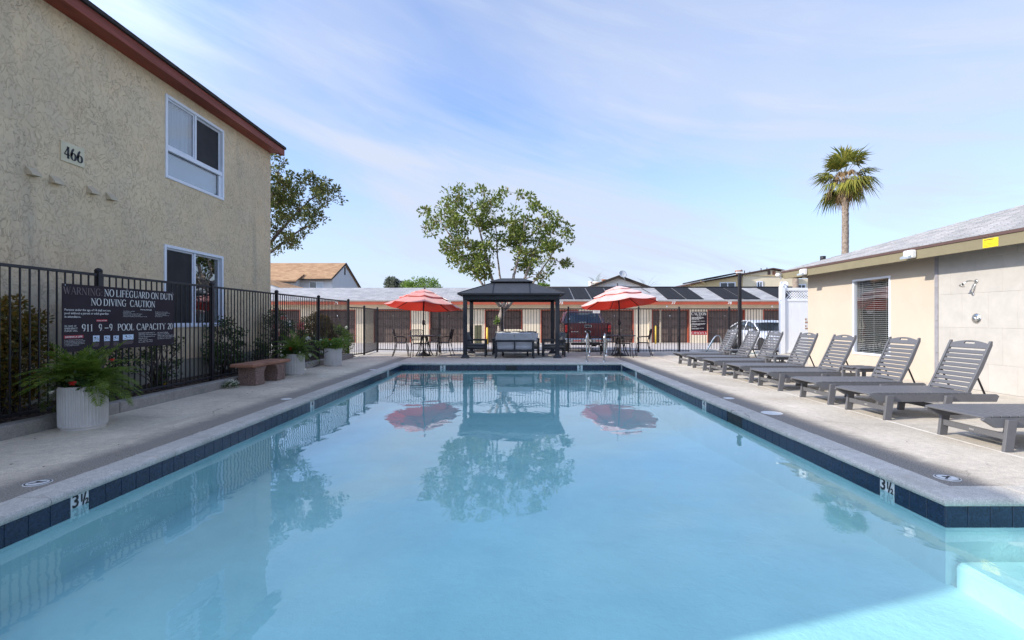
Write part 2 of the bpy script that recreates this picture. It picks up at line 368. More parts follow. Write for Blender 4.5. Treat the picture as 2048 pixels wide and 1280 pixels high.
def mat_glass(name, refl=.12, tint=(.80, .83, .84), rough=.0, wob=0):
    """clear pane: mirror share grows toward grazing, the rest passes straight through"""
    m, nt, b, out = _new(name); nt.nodes.remove(b)
    gl = nt.nodes.new('ShaderNodeBsdfGlossy'); gl.inputs['Roughness'].default_value = rough; gl.inputs[0].default_value = (1, 1, 1, 1)
    tr = nt.nodes.new('ShaderNodeBsdfTransparent'); tr.inputs[0].default_value = (*tint, 1)
    ge = nt.nodes.new('ShaderNodeNewGeometry'); dp = nt.nodes.new('ShaderNodeVectorMath'); dp.operation = 'DOT_PRODUCT'
    nt.links.new(ge.outputs['Normal'], dp.inputs[0]); nt.links.new(ge.outputs['Incoming'], dp.inputs[1])
    lw = _math(nt, 'POWER', _math(nt, 'SUBTRACT', 1.0, _math(nt, 'ABSOLUTE', dp.outputs['Value']), True), 4.0)
    if wob:
        bp = nt.nodes.new('ShaderNodeBump'); bp.inputs['Distance'].default_value = wob; bp.inputs['Strength'].default_value = 1
        nt.links.new(_noise(nt, _co(nt, 'pos'), 1.6, 2), bp.inputs['Height']); nt.links.new(bp.outputs[0], gl.inputs['Normal'])
    f = _math(nt, 'ADD', lw, refl, True)
    mx = nt.nodes.new('ShaderNodeMixShader'); nt.links.new(f, mx.inputs[0]); nt.links.new(tr.outputs[0], mx.inputs[1]); nt.links.new(gl.outputs[0], mx.inputs[2])
    nt.links.new(mx.outputs[0], out.inputs[0]); return m
def mat_water():
    m, nt, b, out = _new('pool_water'); nt.nodes.remove(b); g = _co(nt, 'pos')
    gl = nt.nodes.new('ShaderNodeBsdfGlossy'); gl.inputs['Roughness'].default_value = .0
    tr = nt.nodes.new('ShaderNodeBsdfTransparent'); tr.inputs[0].default_value = (.66, .93, .95, 1)
    h1 = _noise(nt, g, 1.1, 2, .5, .6); h2 = _noise(nt, g, 4.2, 3, .5, .8, (1, .6, 1)); h3 = _noise(nt, g, 16, 2, .5)
    h = _math(nt, 'ADD', _math(nt, 'MULTIPLY', h1, .55), _math(nt, 'ADD', _math(nt, 'MULTIPLY', h2, .13), _math(nt, 'MULTIPLY', h3, .010)))
    bp = nt.nodes.new('ShaderNodeBump'); bp.inputs['Strength'].default_value = 1.0; bp.inputs['Distance'].default_value = .009; nt.links.new(h, bp.inputs['Height'])
    nt.links.new(bp.outputs[0], gl.inputs['Normal'])
    ge = nt.nodes.new('ShaderNodeNewGeometry'); dp = nt.nodes.new('ShaderNodeVectorMath'); dp.operation = 'DOT_PRODUCT'
    nt.links.new(bp.outputs[0], dp.inputs[0]); nt.links.new(ge.outputs['Incoming'], dp.inputs[1])
    ca = _math(nt, 'ABSOLUTE', dp.outputs['Value']); f = _math(nt, 'MULTIPLY_ADD' if False else 'MULTIPLY', _math(nt, 'POWER', _math(nt, 'SUBTRACT', 1.0, ca, True), 3.7), .97)
    f = _math(nt, 'ADD', f, .025, True)
    mx = nt.nodes.new('ShaderNodeMixShader'); nt.links.new(f, mx.inputs[0]); nt.links.new(tr.outputs[0], mx.inputs[1]); nt.links.new(gl.outputs[0], mx.inputs[2])
    nt.links.new(mx.outputs[0], out.inputs[0]); return m
def mat_tile():
    m, nt, b, out = _new('glazed_blue_tile'); g = _co(nt, 'pos')
    n = _range(nt, _noise(nt, g, 26, 5, .65, 2.0), .35, .66)
    c = _mix(nt, n, (.003, .007, .022), (.016, .036, .085))
    oi = nt.nodes.new('ShaderNodeObjectInfo'); c = _mix(nt, _range(nt, oi.outputs['Random'], 0, 1, 0, .35), c, (.005, .014, .045))
    nt.links.new(c, b.inputs['Base Color']); b.inputs['Roughness'].default_value = .12; _bump(nt, b, n, .15, .002); return m
def mat_car(name, col, metal=.2, rough=.3):
    m, nt, b, out = _new(name); b.inputs['Base Color'].default_value = (*col, 1); b.inputs['Metallic'].default_value = metal; b.inputs['Roughness'].default_value = rough
    b.inputs['Coat Weight'].default_value = .8; b.inputs['Coat Roughness'].default_value = .05
    return m
def mat_fabric(name, col, rough=.9, bs=300):
    m, nt, b, out = _new(name); g = _co(nt, 'obj')
    f = _range(nt, _noise(nt, g, 5, 4), .3, .7, .88, 1.08)
    v = nt.nodes.new('ShaderNodeVectorMath'); v.operation = 'SCALE'; v.inputs[0].default_value = col; nt.links.new(f, v.inputs['Scale']); nt.links.new(v.outputs[0], b.inputs['Base Color'])
    b.inputs['Roughness'].default_value = rough; b.inputs['Specular IOR Level'].default_value = .2
    try: b.inputs['Sheen Weight'].default_value = .25
    except Exception: pass
    _bump(nt, b, _math(nt, 'ADD', _noise(nt, g, bs, 2), _math(nt, 'MULTIPLY', _noise(nt, g, 9, 3), 6)), .3, .006); return m
def mat_umbrella(name='umbrella_cloth', t1=(.78, .34, .29), t2=(.68, .25, .21)):
    m, nt, b, out = _new(name); g = nt.nodes.new('ShaderNodeNewGeometry')
    f = _range(nt, _noise(nt, g.outputs['Position'], 4, 4, .6, .5), .35, .7)
    top = _mix(nt, f, t1, t2); c = _mix(nt, g.outputs['Backfacing'], top, (.72, .035, .015))
    nt.links.new(c, b.inputs['Base Color']); b.inputs['Roughness'].default_value = .75
    b.inputs['Sheen Weight'].default_value = .6; b.inputs['Sheen Roughness'].default_value = .4
    t = nt.nodes.new('ShaderNodeBsdfTranslucent'); t.inputs[0].default_value = (.85, .045, .02, 1)
    mx = nt.nodes.new('ShaderNodeMixShader'); mx.inputs[0].default_value = .22
    nt.links.new(b.outputs[0], mx.inputs[1]); nt.links.new(t.outputs[0], mx.inputs[2]); nt.links.new(mx.outputs[0], out.inputs[0]); return m

M = {}
M['stucco'] = mat_stucco()
M['stucco_pale'] = mat('garage_stucco', (.78, .67, .50), .92, .06, 2.0, bump=.5, bs=70, bd=.006)
M['stucco_right'] = mat('smooth_cream_stucco', (.475, .405, .325), .9, .04, 1.2, bump=.35, bs=90, bd=.004)
M['footing'] = mat('concrete_footing', (.36, .33, .26), .9, .15, 3, bump=.4, bs=50)
M['red_wood'] = mat('red_painted_fascia', (.24, .040, .018), .6, .2, 4, bump=.3, bs=40, bd=.002, stretch=(1, .2, 3))
M['red_far'] = mat('red_painted_garage_fascia', (.42, .085, .04), .6, .1, 2)
M['roof_edge'] = mat('dark_roof_edge', (.035, .026, .022), .9, .2, 8)
M['shingle_grey'] = mat_shingle('grey_shingles', (.42, .41, .41), (.32, .32, .33), w=.45, h=.28)
M['shingle_right'] = mat_shingle('grey_shingles_near', (.40, .39, .39), (.28, .28, .285), w=.24, h=.1715, axis='y')
M['shingle_tan'] = mat_shingle('tan_shingles', (.48, .30, .17), (.36, .21, .12), w=.6, h=.35)
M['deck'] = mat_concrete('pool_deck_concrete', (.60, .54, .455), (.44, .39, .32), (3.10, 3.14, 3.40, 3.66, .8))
M['deck_shade_lift'] = mat_concrete('pool_deck_concrete_shade_lift', (.78, .67, .51), (.50, .425, .325), (-3.90, -3.60, -3.40, -3.36, .9))  # same deck concrete, colour lifted and warmed to offset the building's shade
M['coping'] = mat_concrete('cast_coping', (.60, .56, .50), (.44, .41, .36))
M['kerb'] = mat_concrete('kerb_concrete', (.36, .33, .29), (.24, .22, .19))
M['joint'] = mat('joint_filler', (.62, .59, .54), .8, .1, 10)
M['joint_dark'] = mat('dark_joint', (.10, .09, .08), .9, .1, 10)
M['drive'] = mat_concrete('driveway_concrete', (.52, .47, .43), (.42, .37, .34))
M['soil'] = mat('mulch_soil', (.075, .052, .036), .95, .35, 14, bump=.9, bs=45, bd=.02)
M['chip'] = mat('bark_chip', (.16, .11, .075), .95, .3, 9, mode='pos')
M['plaster'] = mat('pool_plaster', (.74, .78, .75), .8, .03, 1.3, bump=.6, bs=9, bd=.02, col2=(.62, .68, .67))
M['tile'] = mat_tile(); M['grout'] = mat('tile_grout', (.55, .58, .60), .8, .1, 20)
M['water'] = mat_water()
M['white_tile'] = mat('white_ceramic', (.70, .70, .68), .25, .05, 20)
M['black'] = mat('black_print', (.012, .012, .014), .5, .05, 10)
M['iron'] = mat('black_painted_steel', (.011, .009, .012), .5, .2, 9, bump=.1, bs=80, bd=.001)
M['gazebo'] = mat('charcoal_aluminium', (.010, .012, .018), .5, .15, 3)
M['gazebo_roof'] = mat('charcoal_steel_roof', (.042, .046, .055), .5, .12, 2.5)
M['frame_white'] = mat('white_vinyl', (.72, .74, .80), .4, .04, 6)
M['vinyl'] = mat('white_vinyl_fence', (.82, .82, .82), .4, .02, 3)
M['door_brown'] = mat('brown_garage_door', (.115, .078, .062), .6, .08, 3)
M['screen'] = mat('dark_insect_screen', (.012, .012, .014), .7, .1, 3)
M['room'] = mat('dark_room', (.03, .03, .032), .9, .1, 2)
M['glass'] = mat_glass('window_glass', .15, wob=.002); M['glass_hi'] = mat_glass('reflective_glass', .14, (.75, .8, .82), wob=.002)
M['curtain'] = mat('pale_curtain', (.45, .50, .55), .9, .12, 4, stretch=(1, 6, .3))
M['blind'] = mat('white_blind_slat', (.45, .45, .43), .6, .04, 10)
M['poly'] = mat('grey_recycled_lumber', (.112, .112, .120), .5, .06, 12, mode='obj', bump=.12, bs=60, bd=.001, stretch=(1, 6, 1))
M['steel'] = mat('brushed_steel', (.62, .62, .60), .22, .06, 20, metal=1)
M['teal_pipe'] = mat('green_tinted_rail', (.10, .22, .20), .35, .1, 10)
M['cast'] = mat('cast_aluminium_bronze', (.028, .022, .022), .45, .15, 20)
M['cush'] = mat_fabric('grey_cushion', (.38, .385, .40)); M['pillow'] = mat_fabric('white_cushion', (.72, .72, .71)); M['cush_dark'] = mat_fabric('charcoal_cushion', (.12, .125, .135))
M['cloth'] = mat_umbrella(); M['cloth_pale'] = mat_umbrella('pale_umbrella_cloth', (.88, .60, .54), (.82, .48, .42))  # second cloth has a paler pink upper side
M['pot'] = mat('cast_white_planter', (.60, .57, .53), .85, .07, 5, bump=.25, bs=120, bd=.002)
M['terracotta'] = mat('red_bench_slab', (.37, .17, .10), .8, .2, 4, bump=.3, bs=90)
M['aggregate'] = mat('exposed_aggregate', (.36, .23, .18), .85, .1, 60, bump=.9, bs=110, bd=.01, col2=(.075, .05, .045))
M['sign'] = mat('dark_sign_board', (.020, .012, .018), .55, .05, 3, spec=.25)
M['ink'] = flat('white_sign_ink', (.72, .70, .66), .6); M['ink_grey'] = flat('faded_sign_ink', (.16, .12, .115), .6); M['ink_red'] = flat('red_sign_ink', (.42, .012, .025), .5)
M['pict'] = mat('pictogram_panel', (.62, .72, .85), .5, .1, 30)
M['plate'] = mat('cream_plate', (.60, .53, .36), .6, .05, 8)
M['solar'] = mat('black_solar_mat', (.014, .014, .017), .75, .2, 1.2, spec=.3, stretch=(8, .4, .4))
M['bark'] = mat('pale_bark', (.40, .34, .29), .9, .25, 7, bump=.9, bs=18, bd=.03, col2=(.16, .12, .10))
M['bark_dark'] = mat('dark_bark', (.12, .09, .075), .9, .25, 7, bump=.8, bs=18, bd=.02)
M['hood'] = mat('painted_vent_hood', (.52, .43, .30), .8, .05, 6)
M['palm_bark'] = mat('palm_bark', (.28, .22, .17), .95, .3, 9, bump=.8, bs=16, bd=.03, col2=(.13, .10, .08))
M['leaf_main'] = mat_leaf('tree_leaves', (.06, .10, .016), (.24, .28, .04), (.19, .12, .05), .3)
M['leaf_gold'] = mat_leaf('golden_tree_leaves', (.045, .07, .016), (.17, .17, .03), (.13, .08, .03), .25)
M['leaf_bright'] = mat_leaf('bright_leaves', (.10, .17, .03), (.20, .28, .05), None, .35)
M['leaf_grey'] = mat_leaf('greygreen_leaves', (.11, .13, .09), (.18, .20, .15), None, .3)
M['leaf_dark'] = mat_leaf('dark_rose_leaves', (.03, .065, .018), (.09, .15, .035), (.09, .05, .03), .3)
M['leaf_palm'] = mat_leaf('date_palm_leaves', (.06, .12, .016), (.23, .28, .04), None, .35)
M['leaf_fan'] = mat_leaf('fan_palm_leaves', (.08, .11, .02), (.36, .32, .06), None, .3)
M['leaf_dead'] = mat_leaf('dry_fronds', (.42, .30, .17), (.30, .20, .11), None, .25)
M['leaf_orange'] = mat_leaf('orange_tipped_bush', (.24, .13, .02), (.05, .08, .02), None, .25)
M['white_petal'] = mat_leaf('white_petals', (.75, .75, .68), (.8, .78, .6), None, .3)
M['pink_petal'] = mat_leaf('pink_petals', (.75, .25, .22), (.8, .35, .25), None, .3)
M['yellow_petal'] = mat_leaf('yellow_petals', (.8, .55, .05), (.75, .42, .03), None, .3)
M['red_petal'] = mat_leaf('red_petals', (.6, .02, .015), (.5, .03, .02), None, .3)
M['fascia_tan'] = mat('khaki_fascia', (.20, .17, .10), .7, .06, 3)
M['brown_trim'] = mat('brown_drip_edge', (.10, .055, .045), .5, .1, 4)
M['tile_grey'] = mat('pale_stone_tile', (.43, .405, .37), .5, .06, 4, rand=.03, bump=.15, bs=40, bd=.002)
M['tile_trim'] = mat('grey_trim_tile', (.27, .26, .28), .5, .1, 8)
M['yellow'] = mat('yellow_tag', (.80, .58, .01), .6, .05, 8)
M['lamp_white'] = mat('white_lamp_housing', (.75, .75, .74), .4, .04, 8)
M['truck'] = mat_car('dark_red_car_paint', (.075, .004, .006), .1, .3); M['silver'] = mat_car('silver_white_paint', (.62, .63, .66), .3, .3)
M['rubber'] = mat('black_rubber', (.02, .02, .02), .8, .2, 20); M['chrome'] = mat('chrome_trim', (.7, .7, .7), .15, .05, 20, metal=1)
M['car_glass'] = mat_glass('car_glass', .10, (.40, .46, .48)); M['tail_red'] = mat('red_lens', (.5, .02, .015), .2, .05, 10)
M['wall_white'] = mat('white_house_wall', (.62, .62, .63), .9, .04, 2); M['wall_yellow'] = mat('yellow_house_wall', (.68, .53, .29), .9, .04, 2); M['wall_cream'] = mat('cream_house_wall', (.72, .61, .43), .9, .04, 2)
M['dark_glass'] = mat('dark_window_glass', (.03, .04, .05), .1, .2, 2, spec=.8)
M['pale_glass'] = mat('pale_window_glass', (.42, .48, .54), .15, .15, 1.2, spec=.6)
M['ground'] = mat('far_ground', (.26, .24, .20), .95, .2, .3)
M['dish'] = mat('grey_dish', (.42, .44, .47), .5, .05, 8)
M['decal'] = mat('white_deck_decal', (.72, .71, .68), .7, .12, 30)
M['hose'] = mat('dark_hose', (.05, .045, .04), .6, .1, 10)
M['yellow_pipe'] = mat('yellow_bollard_paint', (.75, .50, .06), .6, .08, 6)
M['cabinet'] = mat('olive_cabinet', (.10, .10, .05), .6, .1, 4)
# ================================================================ SETTING
def plane_obj(name, rects, z, m, kind='structure', label=None):
    b = MB()
    for (x0,y0,x1,y1) in rects: b.quad((x0,y0,z),(x1,y0,z),(x1,y1,z),(x0,y1,z))
    o = b.build(name, m); tag(o, label, kind=kind); return o
PXL, PXR, PYF, PYN = -3.19, 2.93, 13.75, 0.30      # pool tile faces
RXE, RYC = 4.70, 3.38                              # recess on the right
TT, WZ = -0.062, -0.150                            # tile top, water level
plane_obj('ground', [(-1500,-600,1500,-8),(-1500,-8,-14,36),(20,-8,1500,36),(-1500,36,1500,2500)], -.42, M['ground'])
# driveway sheet that falls gently away from the pool fence
b = MB(); prof = [(18.35,-.02),(21,-.19),(24,-.30),(36.5,-.33)]
for (ya,za),(yb,zb) in zip(prof[:-1], prof[1:]): b.quad((-30,ya,za),(30,ya,za),(30,yb,zb),(-30,yb,zb))
tag(b.build('driveway', M['drive']), kind='structure')
# ---- deck: concrete slabs over a base
deck = thing('pool_deck', None, None, (0,0,-.12)); deck['kind'] = 'structure'
C0 = .215
base = MB()
for r_ in [(-5.14,-2,PXL-C0,18.35),(PXL-C0,PYF+C0,PXR+C0,18.35),(PXR+C0,RYC+C0,7.9,13.4),(PXR+C0,13.4,16,18.35),(RXE+C0,-2,7.9,RYC+C0),(PXL-C0,-2,RXE+C0,PYN-C0),(-7.5,16.4,-5.14,18.35)]:
    base.box(r_[0],r_[1],-.4,r_[2],r_[3],-.007)
base.build('deck_base', M['joint'], deck)
def slab(x0,y0,x1,y1,m):
    MB().box(x0+.003,y0+.003,-.10,x1-.004,y1-.004,0,0,.006).build('slab', M[m], deck)
for y0,y1 in ((-2,1.2),(1.2,4.4),(4.4,7.3),(7.3,10.2),(10.2,13.1),(13.1,16.0)): slab(-5.14,y0,PXL-C0,y1,'deck_shade_lift')
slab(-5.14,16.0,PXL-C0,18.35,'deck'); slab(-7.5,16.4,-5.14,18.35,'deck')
for x0,x1 in ((PXL-C0,-.06),(-.06,PXR+C0)):
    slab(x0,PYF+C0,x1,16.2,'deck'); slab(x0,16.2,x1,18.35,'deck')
for x0,x1 in ((PXR+C0,4.43),(4.442,7.9)):
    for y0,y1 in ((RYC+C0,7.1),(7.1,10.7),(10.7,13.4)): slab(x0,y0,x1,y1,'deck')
for x0,x1 in ((PXR+C0,4.43),(4.442,7.6),(7.6,16)):
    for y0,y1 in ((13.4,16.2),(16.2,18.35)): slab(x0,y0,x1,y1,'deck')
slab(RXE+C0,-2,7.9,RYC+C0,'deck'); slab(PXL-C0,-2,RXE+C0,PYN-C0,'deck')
for x,yv in ((4.436, None),):
    MB().box(4.427,RYC+C0,-.02,4.445,13.4,.0015).build('joint_strip', M['joint'], deck)
# ---- kerb along the planting bed
kerb = thing('planting_kerb', 'long low concrete kerb between the left pool deck and the planting bed', 'kerb', (-5.2,9,0))
for y0,y1 in ((2.0,6.42),(6.42,10.4),(10.4,12.0),(12.3,15.6)):
    MB().box(-5.31,y0+.006,-.02,-5.14,y1-.006,.14,0,.012).build('kerb_block', M['kerb'], kerb)
MB().tube([(-5.36,12.15,.07),(-5.12,12.15,.07)], .065, 12).build('drain_pipe', M['kerb'], kerb)
b = MB(); b.quad((-14,-2,.10),(-5.31,-2,.10),(-5.31,15.9,.10),(-14,15.9,.10)); b.quad((-14,15.9,.10),(-5.31,15.9,.10),(-5.31,16.4,-.02),(-14,16.4,-.02))
b.quad((-14,16.4,-.02),(-7.5,16.4,-.02),(-7.5,18.35,-.02),(-14,18.35,-.02))
tag(b.build('planting_bed_soil', M['soil']), kind='structure')
n = 2600; X = RNG.uniform(-6.28,-5.33,n); Y = RNG.uniform(4,16,n); s = RNG.uniform(.012,.035,n); a = RNG.uniform(0,6.28,n); tl = RNG.uniform(-.6,.6,(n,2))
V = []
for i in range(n):
    c, sn = math.cos(a[i])*s[i], math.sin(a[i])*s[i]
    for (u,v) in ((-1,-.5),(1,-.5),(1,.5),(-1,.5)): V.append((X[i]+u*c-v*sn, Y[i]+u*sn+v*c, .108+abs(u*tl[i,0]+v*tl[i,1])*s[i]+.004))
tag(soup('bark_mulch', V, np.arange(4*n).reshape(-1,4), M['chip']), kind='stuff')
# ---- pool basin
basin = thing('pool_basin', None, None, (0,7,-1.3)); basin['kind'] = 'structure'
b = MB(); FZ = lambda y: -.60 if y < 5 else (-.60-.25*(y-5)/4 if y < 9 else (-.85+.2*(y-9)/4.75 if y < 13.75 else -.65))
ys = [PYN,2,RYC,5,7,9,11.4,PYF]
for y0,y1 in zip(ys[:-1],ys[1:]): b.quad((PXL,y0,FZ(y0)),(PXR+.04,y0,FZ(y0)),(PXR+.04,y1,FZ(y1)),(PXL,y1,FZ(y1)))
wz0, wz1 = -1.25, -.212
b.box(PXL-.15,PYN-.15,wz0,PXL,PYF+.15,wz1); b.box(PXL,PYF,wz0,PXR,PYF+.15,wz1); b.box(PXR,RYC+.15,wz0,PXR+.15,PYF+.15,wz1)
b.box(PXR,RYC,wz0,RXE,RYC+.15,wz1); b.box(PXL,PYN-.15,wz0,RXE,PYN,wz1); b.box(RXE,PYN-.15,wz0,RXE+.15,RYC+.15,wz1)
b.build('basin_shell', M['plaster'], basin)
MB().box(PXR+.045,PYN,-1.2,RXE,RYC,-.43,0,.035).build('entry_step', M['plaster'], basin)
b = MB(); o_ = .012
b.box(PXL-.1,PYN-.1,-.22,PXL-o_,PYF+o_,-.05); b.box(PXL-o_,PYF+o_,-.22,PXR+.1,PYF+.1,-.05); b.box(PXR+o_,RYC+o_,-.22,PXR+.1,PYF+o_,-.05)
b.box(PXR+.1,RYC+o_,-.22,RXE,RYC+.1,-.05); b.box(PXL,PYN-.1,-.22,RXE,PYN-o_,-.05); b.box(RXE+o_,PYN,-.22,RXE+.1,RYC,-.05)
b.build('grout_backing', M['grout'], basin)
tme = MB().box(-.0743,-.002,-.148,.0743,.0115,0,0,.0025).mesh('tile', M['tile']); wme = MB().box(-.0743,-.003,-.148,.0743,.0115,0,0,.0025).mesh('depth_tile', M['white_tile'])
FONT_CACHE = {}
def text_mesh(txt, size, mat_, align='CENTER', bold=0, shear=0, space=1.0, res=2, ext=0):
    cu = bpy.data.curves.new('lettering', 'FONT'); cu.body = txt; cu.size = size; cu.align_x = align; cu.resolution_u = res; cu.offset = bold; cu.shear = shear; cu.space_character = space; cu.extrude = ext
    o = bpy.data.objects.new('tmp', cu); COL.objects.link(o)
    dg = bpy.context.evaluated_depsgraph_get(); me = bpy.data.meshes.new_from_object(o.evaluated_get(dg)); me.name = 'lettering'
    bpy.data.objects.remove(o); bpy.data.curves.remove(cu)
    me.materials.clear(); me.materials.append(mat_); return me
P = .1524
def tile_run(n, fn, rz, skip=(), marks={}):
    for i in range(n):
        if i in skip: continue
        x,y = fn(i)
        if i in marks:
            o = inst('depth_tile', wme, basin, (x, y-7, TT+1.3), (0,0,rz))
            t = marks[i]
            if t == '3':
                for (tx, s_, dx, dz) in (('3', .105, -.038, -.085), ('1', .06, .012, -.06), ('/', .10, .034, -.085), ('2', .045, .056, -.088)):
                    inst('numeral', text_mesh(tx, s_*1.25, M['black'], bold=.003), o, (dx, -.005, dz), (R(90),0,0))
            else: inst('numeral', text_mesh(t, .13, M['black'], bold=.003), o, (0, -.005, -.085), (R(90),0,0))
        else: inst('tile', tme, basin, (x, y-7, TT+1.3), (0,0,rz))
# right wall faces -X: local -Y (glaze) -> world -X : rotate by -90 deg about z
tile_run(68, lambda i: (PXR, RYC+P*(i+.5)), R(-90), skip=(20,21,22), marks={3:'3', 28:'4', 57:'5'})
tile_run(88, lambda i: (PXL, PYF-P*(i+.5)), R(90), marks={9:'5', 39:'4', 66:'3'})
tile_run(40, lambda i: (PXL+P*(i+.5), PYF), 0, skip=(19,20), marks={7:'5', 32:'5'})
tile_run(11, lambda i: (PXR+P*(i+.5), RYC), 0)
for (x0,y0,x1,y1) in ((PXR+.004,RYC+P*20,PXR+.4,RYC+P*23),(PXL+P*19,PYF+.004,PXL+P*21,PYF+.4)):
    b = MB()
    if x0 > 2.5: b.box(x0,y0,-.21,x0+.1,y0+.02,-.066); b.box(x0,y1-.02,-.21,x0+.1,y1,-.066); b.box(x0,y0,-.075,x0+.1,y1,-.066); b.box(x0+.001,y0+.02,-.21,x0+.006,y1-.02,-.075)
    else: b.box(x0,y0,-.21,x0+.02,y0+.1,-.066); b.box(x1-.02,y0,-.21,x1,y0+.1,-.066); b.box(x0+.02,y0,-.075,x1-.02,y0+.1,-.066); b.box(x0+.02,y0+.001,-.21,x1-.02,y0+.006,-.075)
    b.build('skimmer_mouth', M['black'], basin)
# ---- coping stones
cop_prof = [(-.012,-.060),(-.030,-.052),(-.038,-.036),(-.036,-.018),(-.026,-.005),(-.008,.001),(.010,.002),(C0,.0015),(C0,-.075),(.02,-.075),(.02,-.060)]
coping = thing('pool_coping', None, None, (0,7,-.1)); coping['kind'] = 'structure'
def cop_run(p0, p1, un, k0, k1, step=.61):
    p0 = Vector(p0); p1 = Vector(p1); d = (p1-p0); L = d.length; d.normalize(); un = Vector(un); n = max(1, round(L/step))
    for i in range(n):
        a, c = L*i/n + (.003 if i else 0), L*(i+1)/n - (.003 if i < n-1 else 0)
        ka, kc = (k0 if i == 0 else 0), (k1 if i == n-1 else 0); m = len(cop_prof); vs = []
        jz = random.uniform(-.0015,.0015)
        for (t, k) in ((a, ka), (c, kc)):
            for (u,z) in cop_prof: q = p0 + d*(t+k*u) + un*u; vs.append((q.x,q.y,z+jz))
        side = d.cross(Vector((un.x,un.y,0))).z if len(d) == 3 else 0
        fs = [(j,(j+1)%m,m+(j+1)%m,m+j) for j in range(m)] + [tuple(range(m-1,-1,-1)), tuple(range(m,2*m))]
        if side > 0: fs = [f[::-1] for f in fs]
        b = MB(); b.add(vs, fs); b.build('coping_stone', M['coping'], coping)
cop_run((PXR,RYC,0),(PXR,PYF,0),(1,0,0),1,1); cop_run((PXL,PYN,0),(PXL,PYF,0),(-1,0,0),-1,1)
cop_run((PXL,PYF,0),(PXR,PYF,0),(0,1,0),-1,1); cop_run((PXR,RYC,0),(RXE,RYC,0),(0,1,0),1,1)
cop_run((RXE,PYN,0),(RXE,RYC,0),(1,0,0),-1,1); cop_run((PXL,PYN,0),(RXE,PYN,0),(0,-1,0),-1,1)
# ---- water
b = MB(); b.add([(PXL-.01,PYN-.01,WZ),(RXE+.01,PYN-.01,WZ),(RXE+.01,RYC+.01,WZ),(PXR+.01,RYC+.01,WZ),(PXR+.01,PYF+.01,WZ),(PXL-.01,PYF+.01,WZ)],[(0,1,2,3),(0,3,4,5)])
tag(b.build('pool_water', M['water']), kind='structure')
# ---- white decals let into the deck
def decal(x, y, r_, label, sym):
    t = thing('deck_decal', label, 'deck marker', (x,y,0))
    MB().lathe([(r_,.0005),(r_*.98,.004)], 28, (0,0,0)).build('disc', M['decal'], t, world=False)
    if sym:
        b = MB()
        n = 28
        for r0,r1 in ((r_*.80,r_*.90),):
            vs = [(rr*math.cos(2*PI*j/n), rr*math.sin(2*PI*j/n), .0052) for rr in (r0,r1) for j in range(n)]
            b.add(vs, [(j, n+j, n+(j+1)%n, (j+1)%n) for j in range(n)])
        b.bar((-r_*.45,-r_*.4,.0052),(r_*.45,r_*.4,.0052), r_*.16,.0012); b.bar((-r_*.3,r_*.2,.0066),(r_*.35,r_*.1,.0066), r_*.22,.001)
        b.build('pictogram', M['black'], t, world=False)
decal(3.29,3.78,.085,'round white no-diving marker on the right deck nearest the pool corner',True)
decal(3.30,6.40,.13,'large plain white skimmer lid on the deck beside the right coping',False)
decal(3.26,7.60,.08,'small white disc on the right deck just beyond the skimmer lid',False)
decal(-3.54,3.66,.085,'white marker in the left deck at the near edge of the photo',True)
decal(-3.50,7.53,.08,'small white disc in the left deck level with the window',False)
decal(-3.46,11.9,.08,'small white disc in the far left deck near the last planter',False)
# ---- fences
def fence(name, label, pts, posts, base, top, pick, base_pt, first=True, dz=None):
    t = thing(name, label, 'fence', base_pt)
    pk = MB().box(-.008,-.008,0,.008,.008,top-base,0,.002).mesh('picket', M['iron'])
    bp = Vector(base_pt)
    for a, c in zip(pts[:-1], pts[1:]):
        a = Vector((*a,0)); c = Vector((*c,0)); L = (c-a).length; n = round(L/pick); ang = math.atan2((c-a).y,(c-a).x)
        for i in range(n):
            p = a + (c-a)*((i+.5)/n)
            inst('picket', pk, t, (p.x-bp.x, p.y-bp.y, base-bp.z), (0,0,ang))
        for z in (base+.03, top):
            MB().bar((a.x,a.y,z),(c.x,c.y,z),.030,.034,0,c=.003).build('rail', M['iron'], t)
    for (x,y,w,zb) in posts:
        p = MB().box(x-w/2,y-w/2,zb,x+w/2,y+w/2,top+.045,0,.004).build('post', M['iron'], t)
        MB().lathe([(w*.70,top+.045),(w*.70,top+.06),(w*.5,top+.078),(w*.16,top+.088)], 12, (x,y,0)).build('cap', M['iron'], p)
    return t
FX = -5.43
fence('iron_fence', 'tall black iron picket fence on the kerb in front of the stucco building', [(FX,3.95),(FX,15.98)],
      [(FX,4.0,.065,.08),(FX,6.43,.065,.08),(FX,8.82,.065,.08),(FX,11.2,.065,.08),(FX,13.58,.065,.08),(FX,15.98,.065,-.02)], .15, 1.79, .1085, (FX,10,.1))
fence('iron_fence', 'black iron picket fence across the far end of the deck before the garages', [(FX,15.98),(-5.2,16.9),(-5.37,19.1),(-2.83,18.15),(10.6,18.15)],
      [(-5.2,16.9,.06,-.02),(-5.37,19.1,.06,-.1),(-2.83,18.15,.05,-.02),(-.53,18.15,.05,-.02),(1.9,18.15,.05,-.02),(4.48,18.15,.05,-.02),(5.96,18.15,.05,-.02),(7.8,18.15,.05,-.02),(10.1,18.15,.05,-.02)], .03, 1.60, .103, (2,18.15,0))
# ---- tall black post
t = thing('tall_post', 'tall slim black steel post standing behind the far loungers', 'post', (7.62,16.9,0))
MB().box(7.57,16.85,0,7.67,16.95,2.78,0,.006).build('shaft', M['iron'], t); MB().box(7.51,16.79,0,7.73,17.01,.012).build('foot_plate', M['iron'], t)
MB().box(7.50,16.86,2.79,7.74,16.94,2.84,0,.01).build('top_bracket', M['lamp_white'], t)

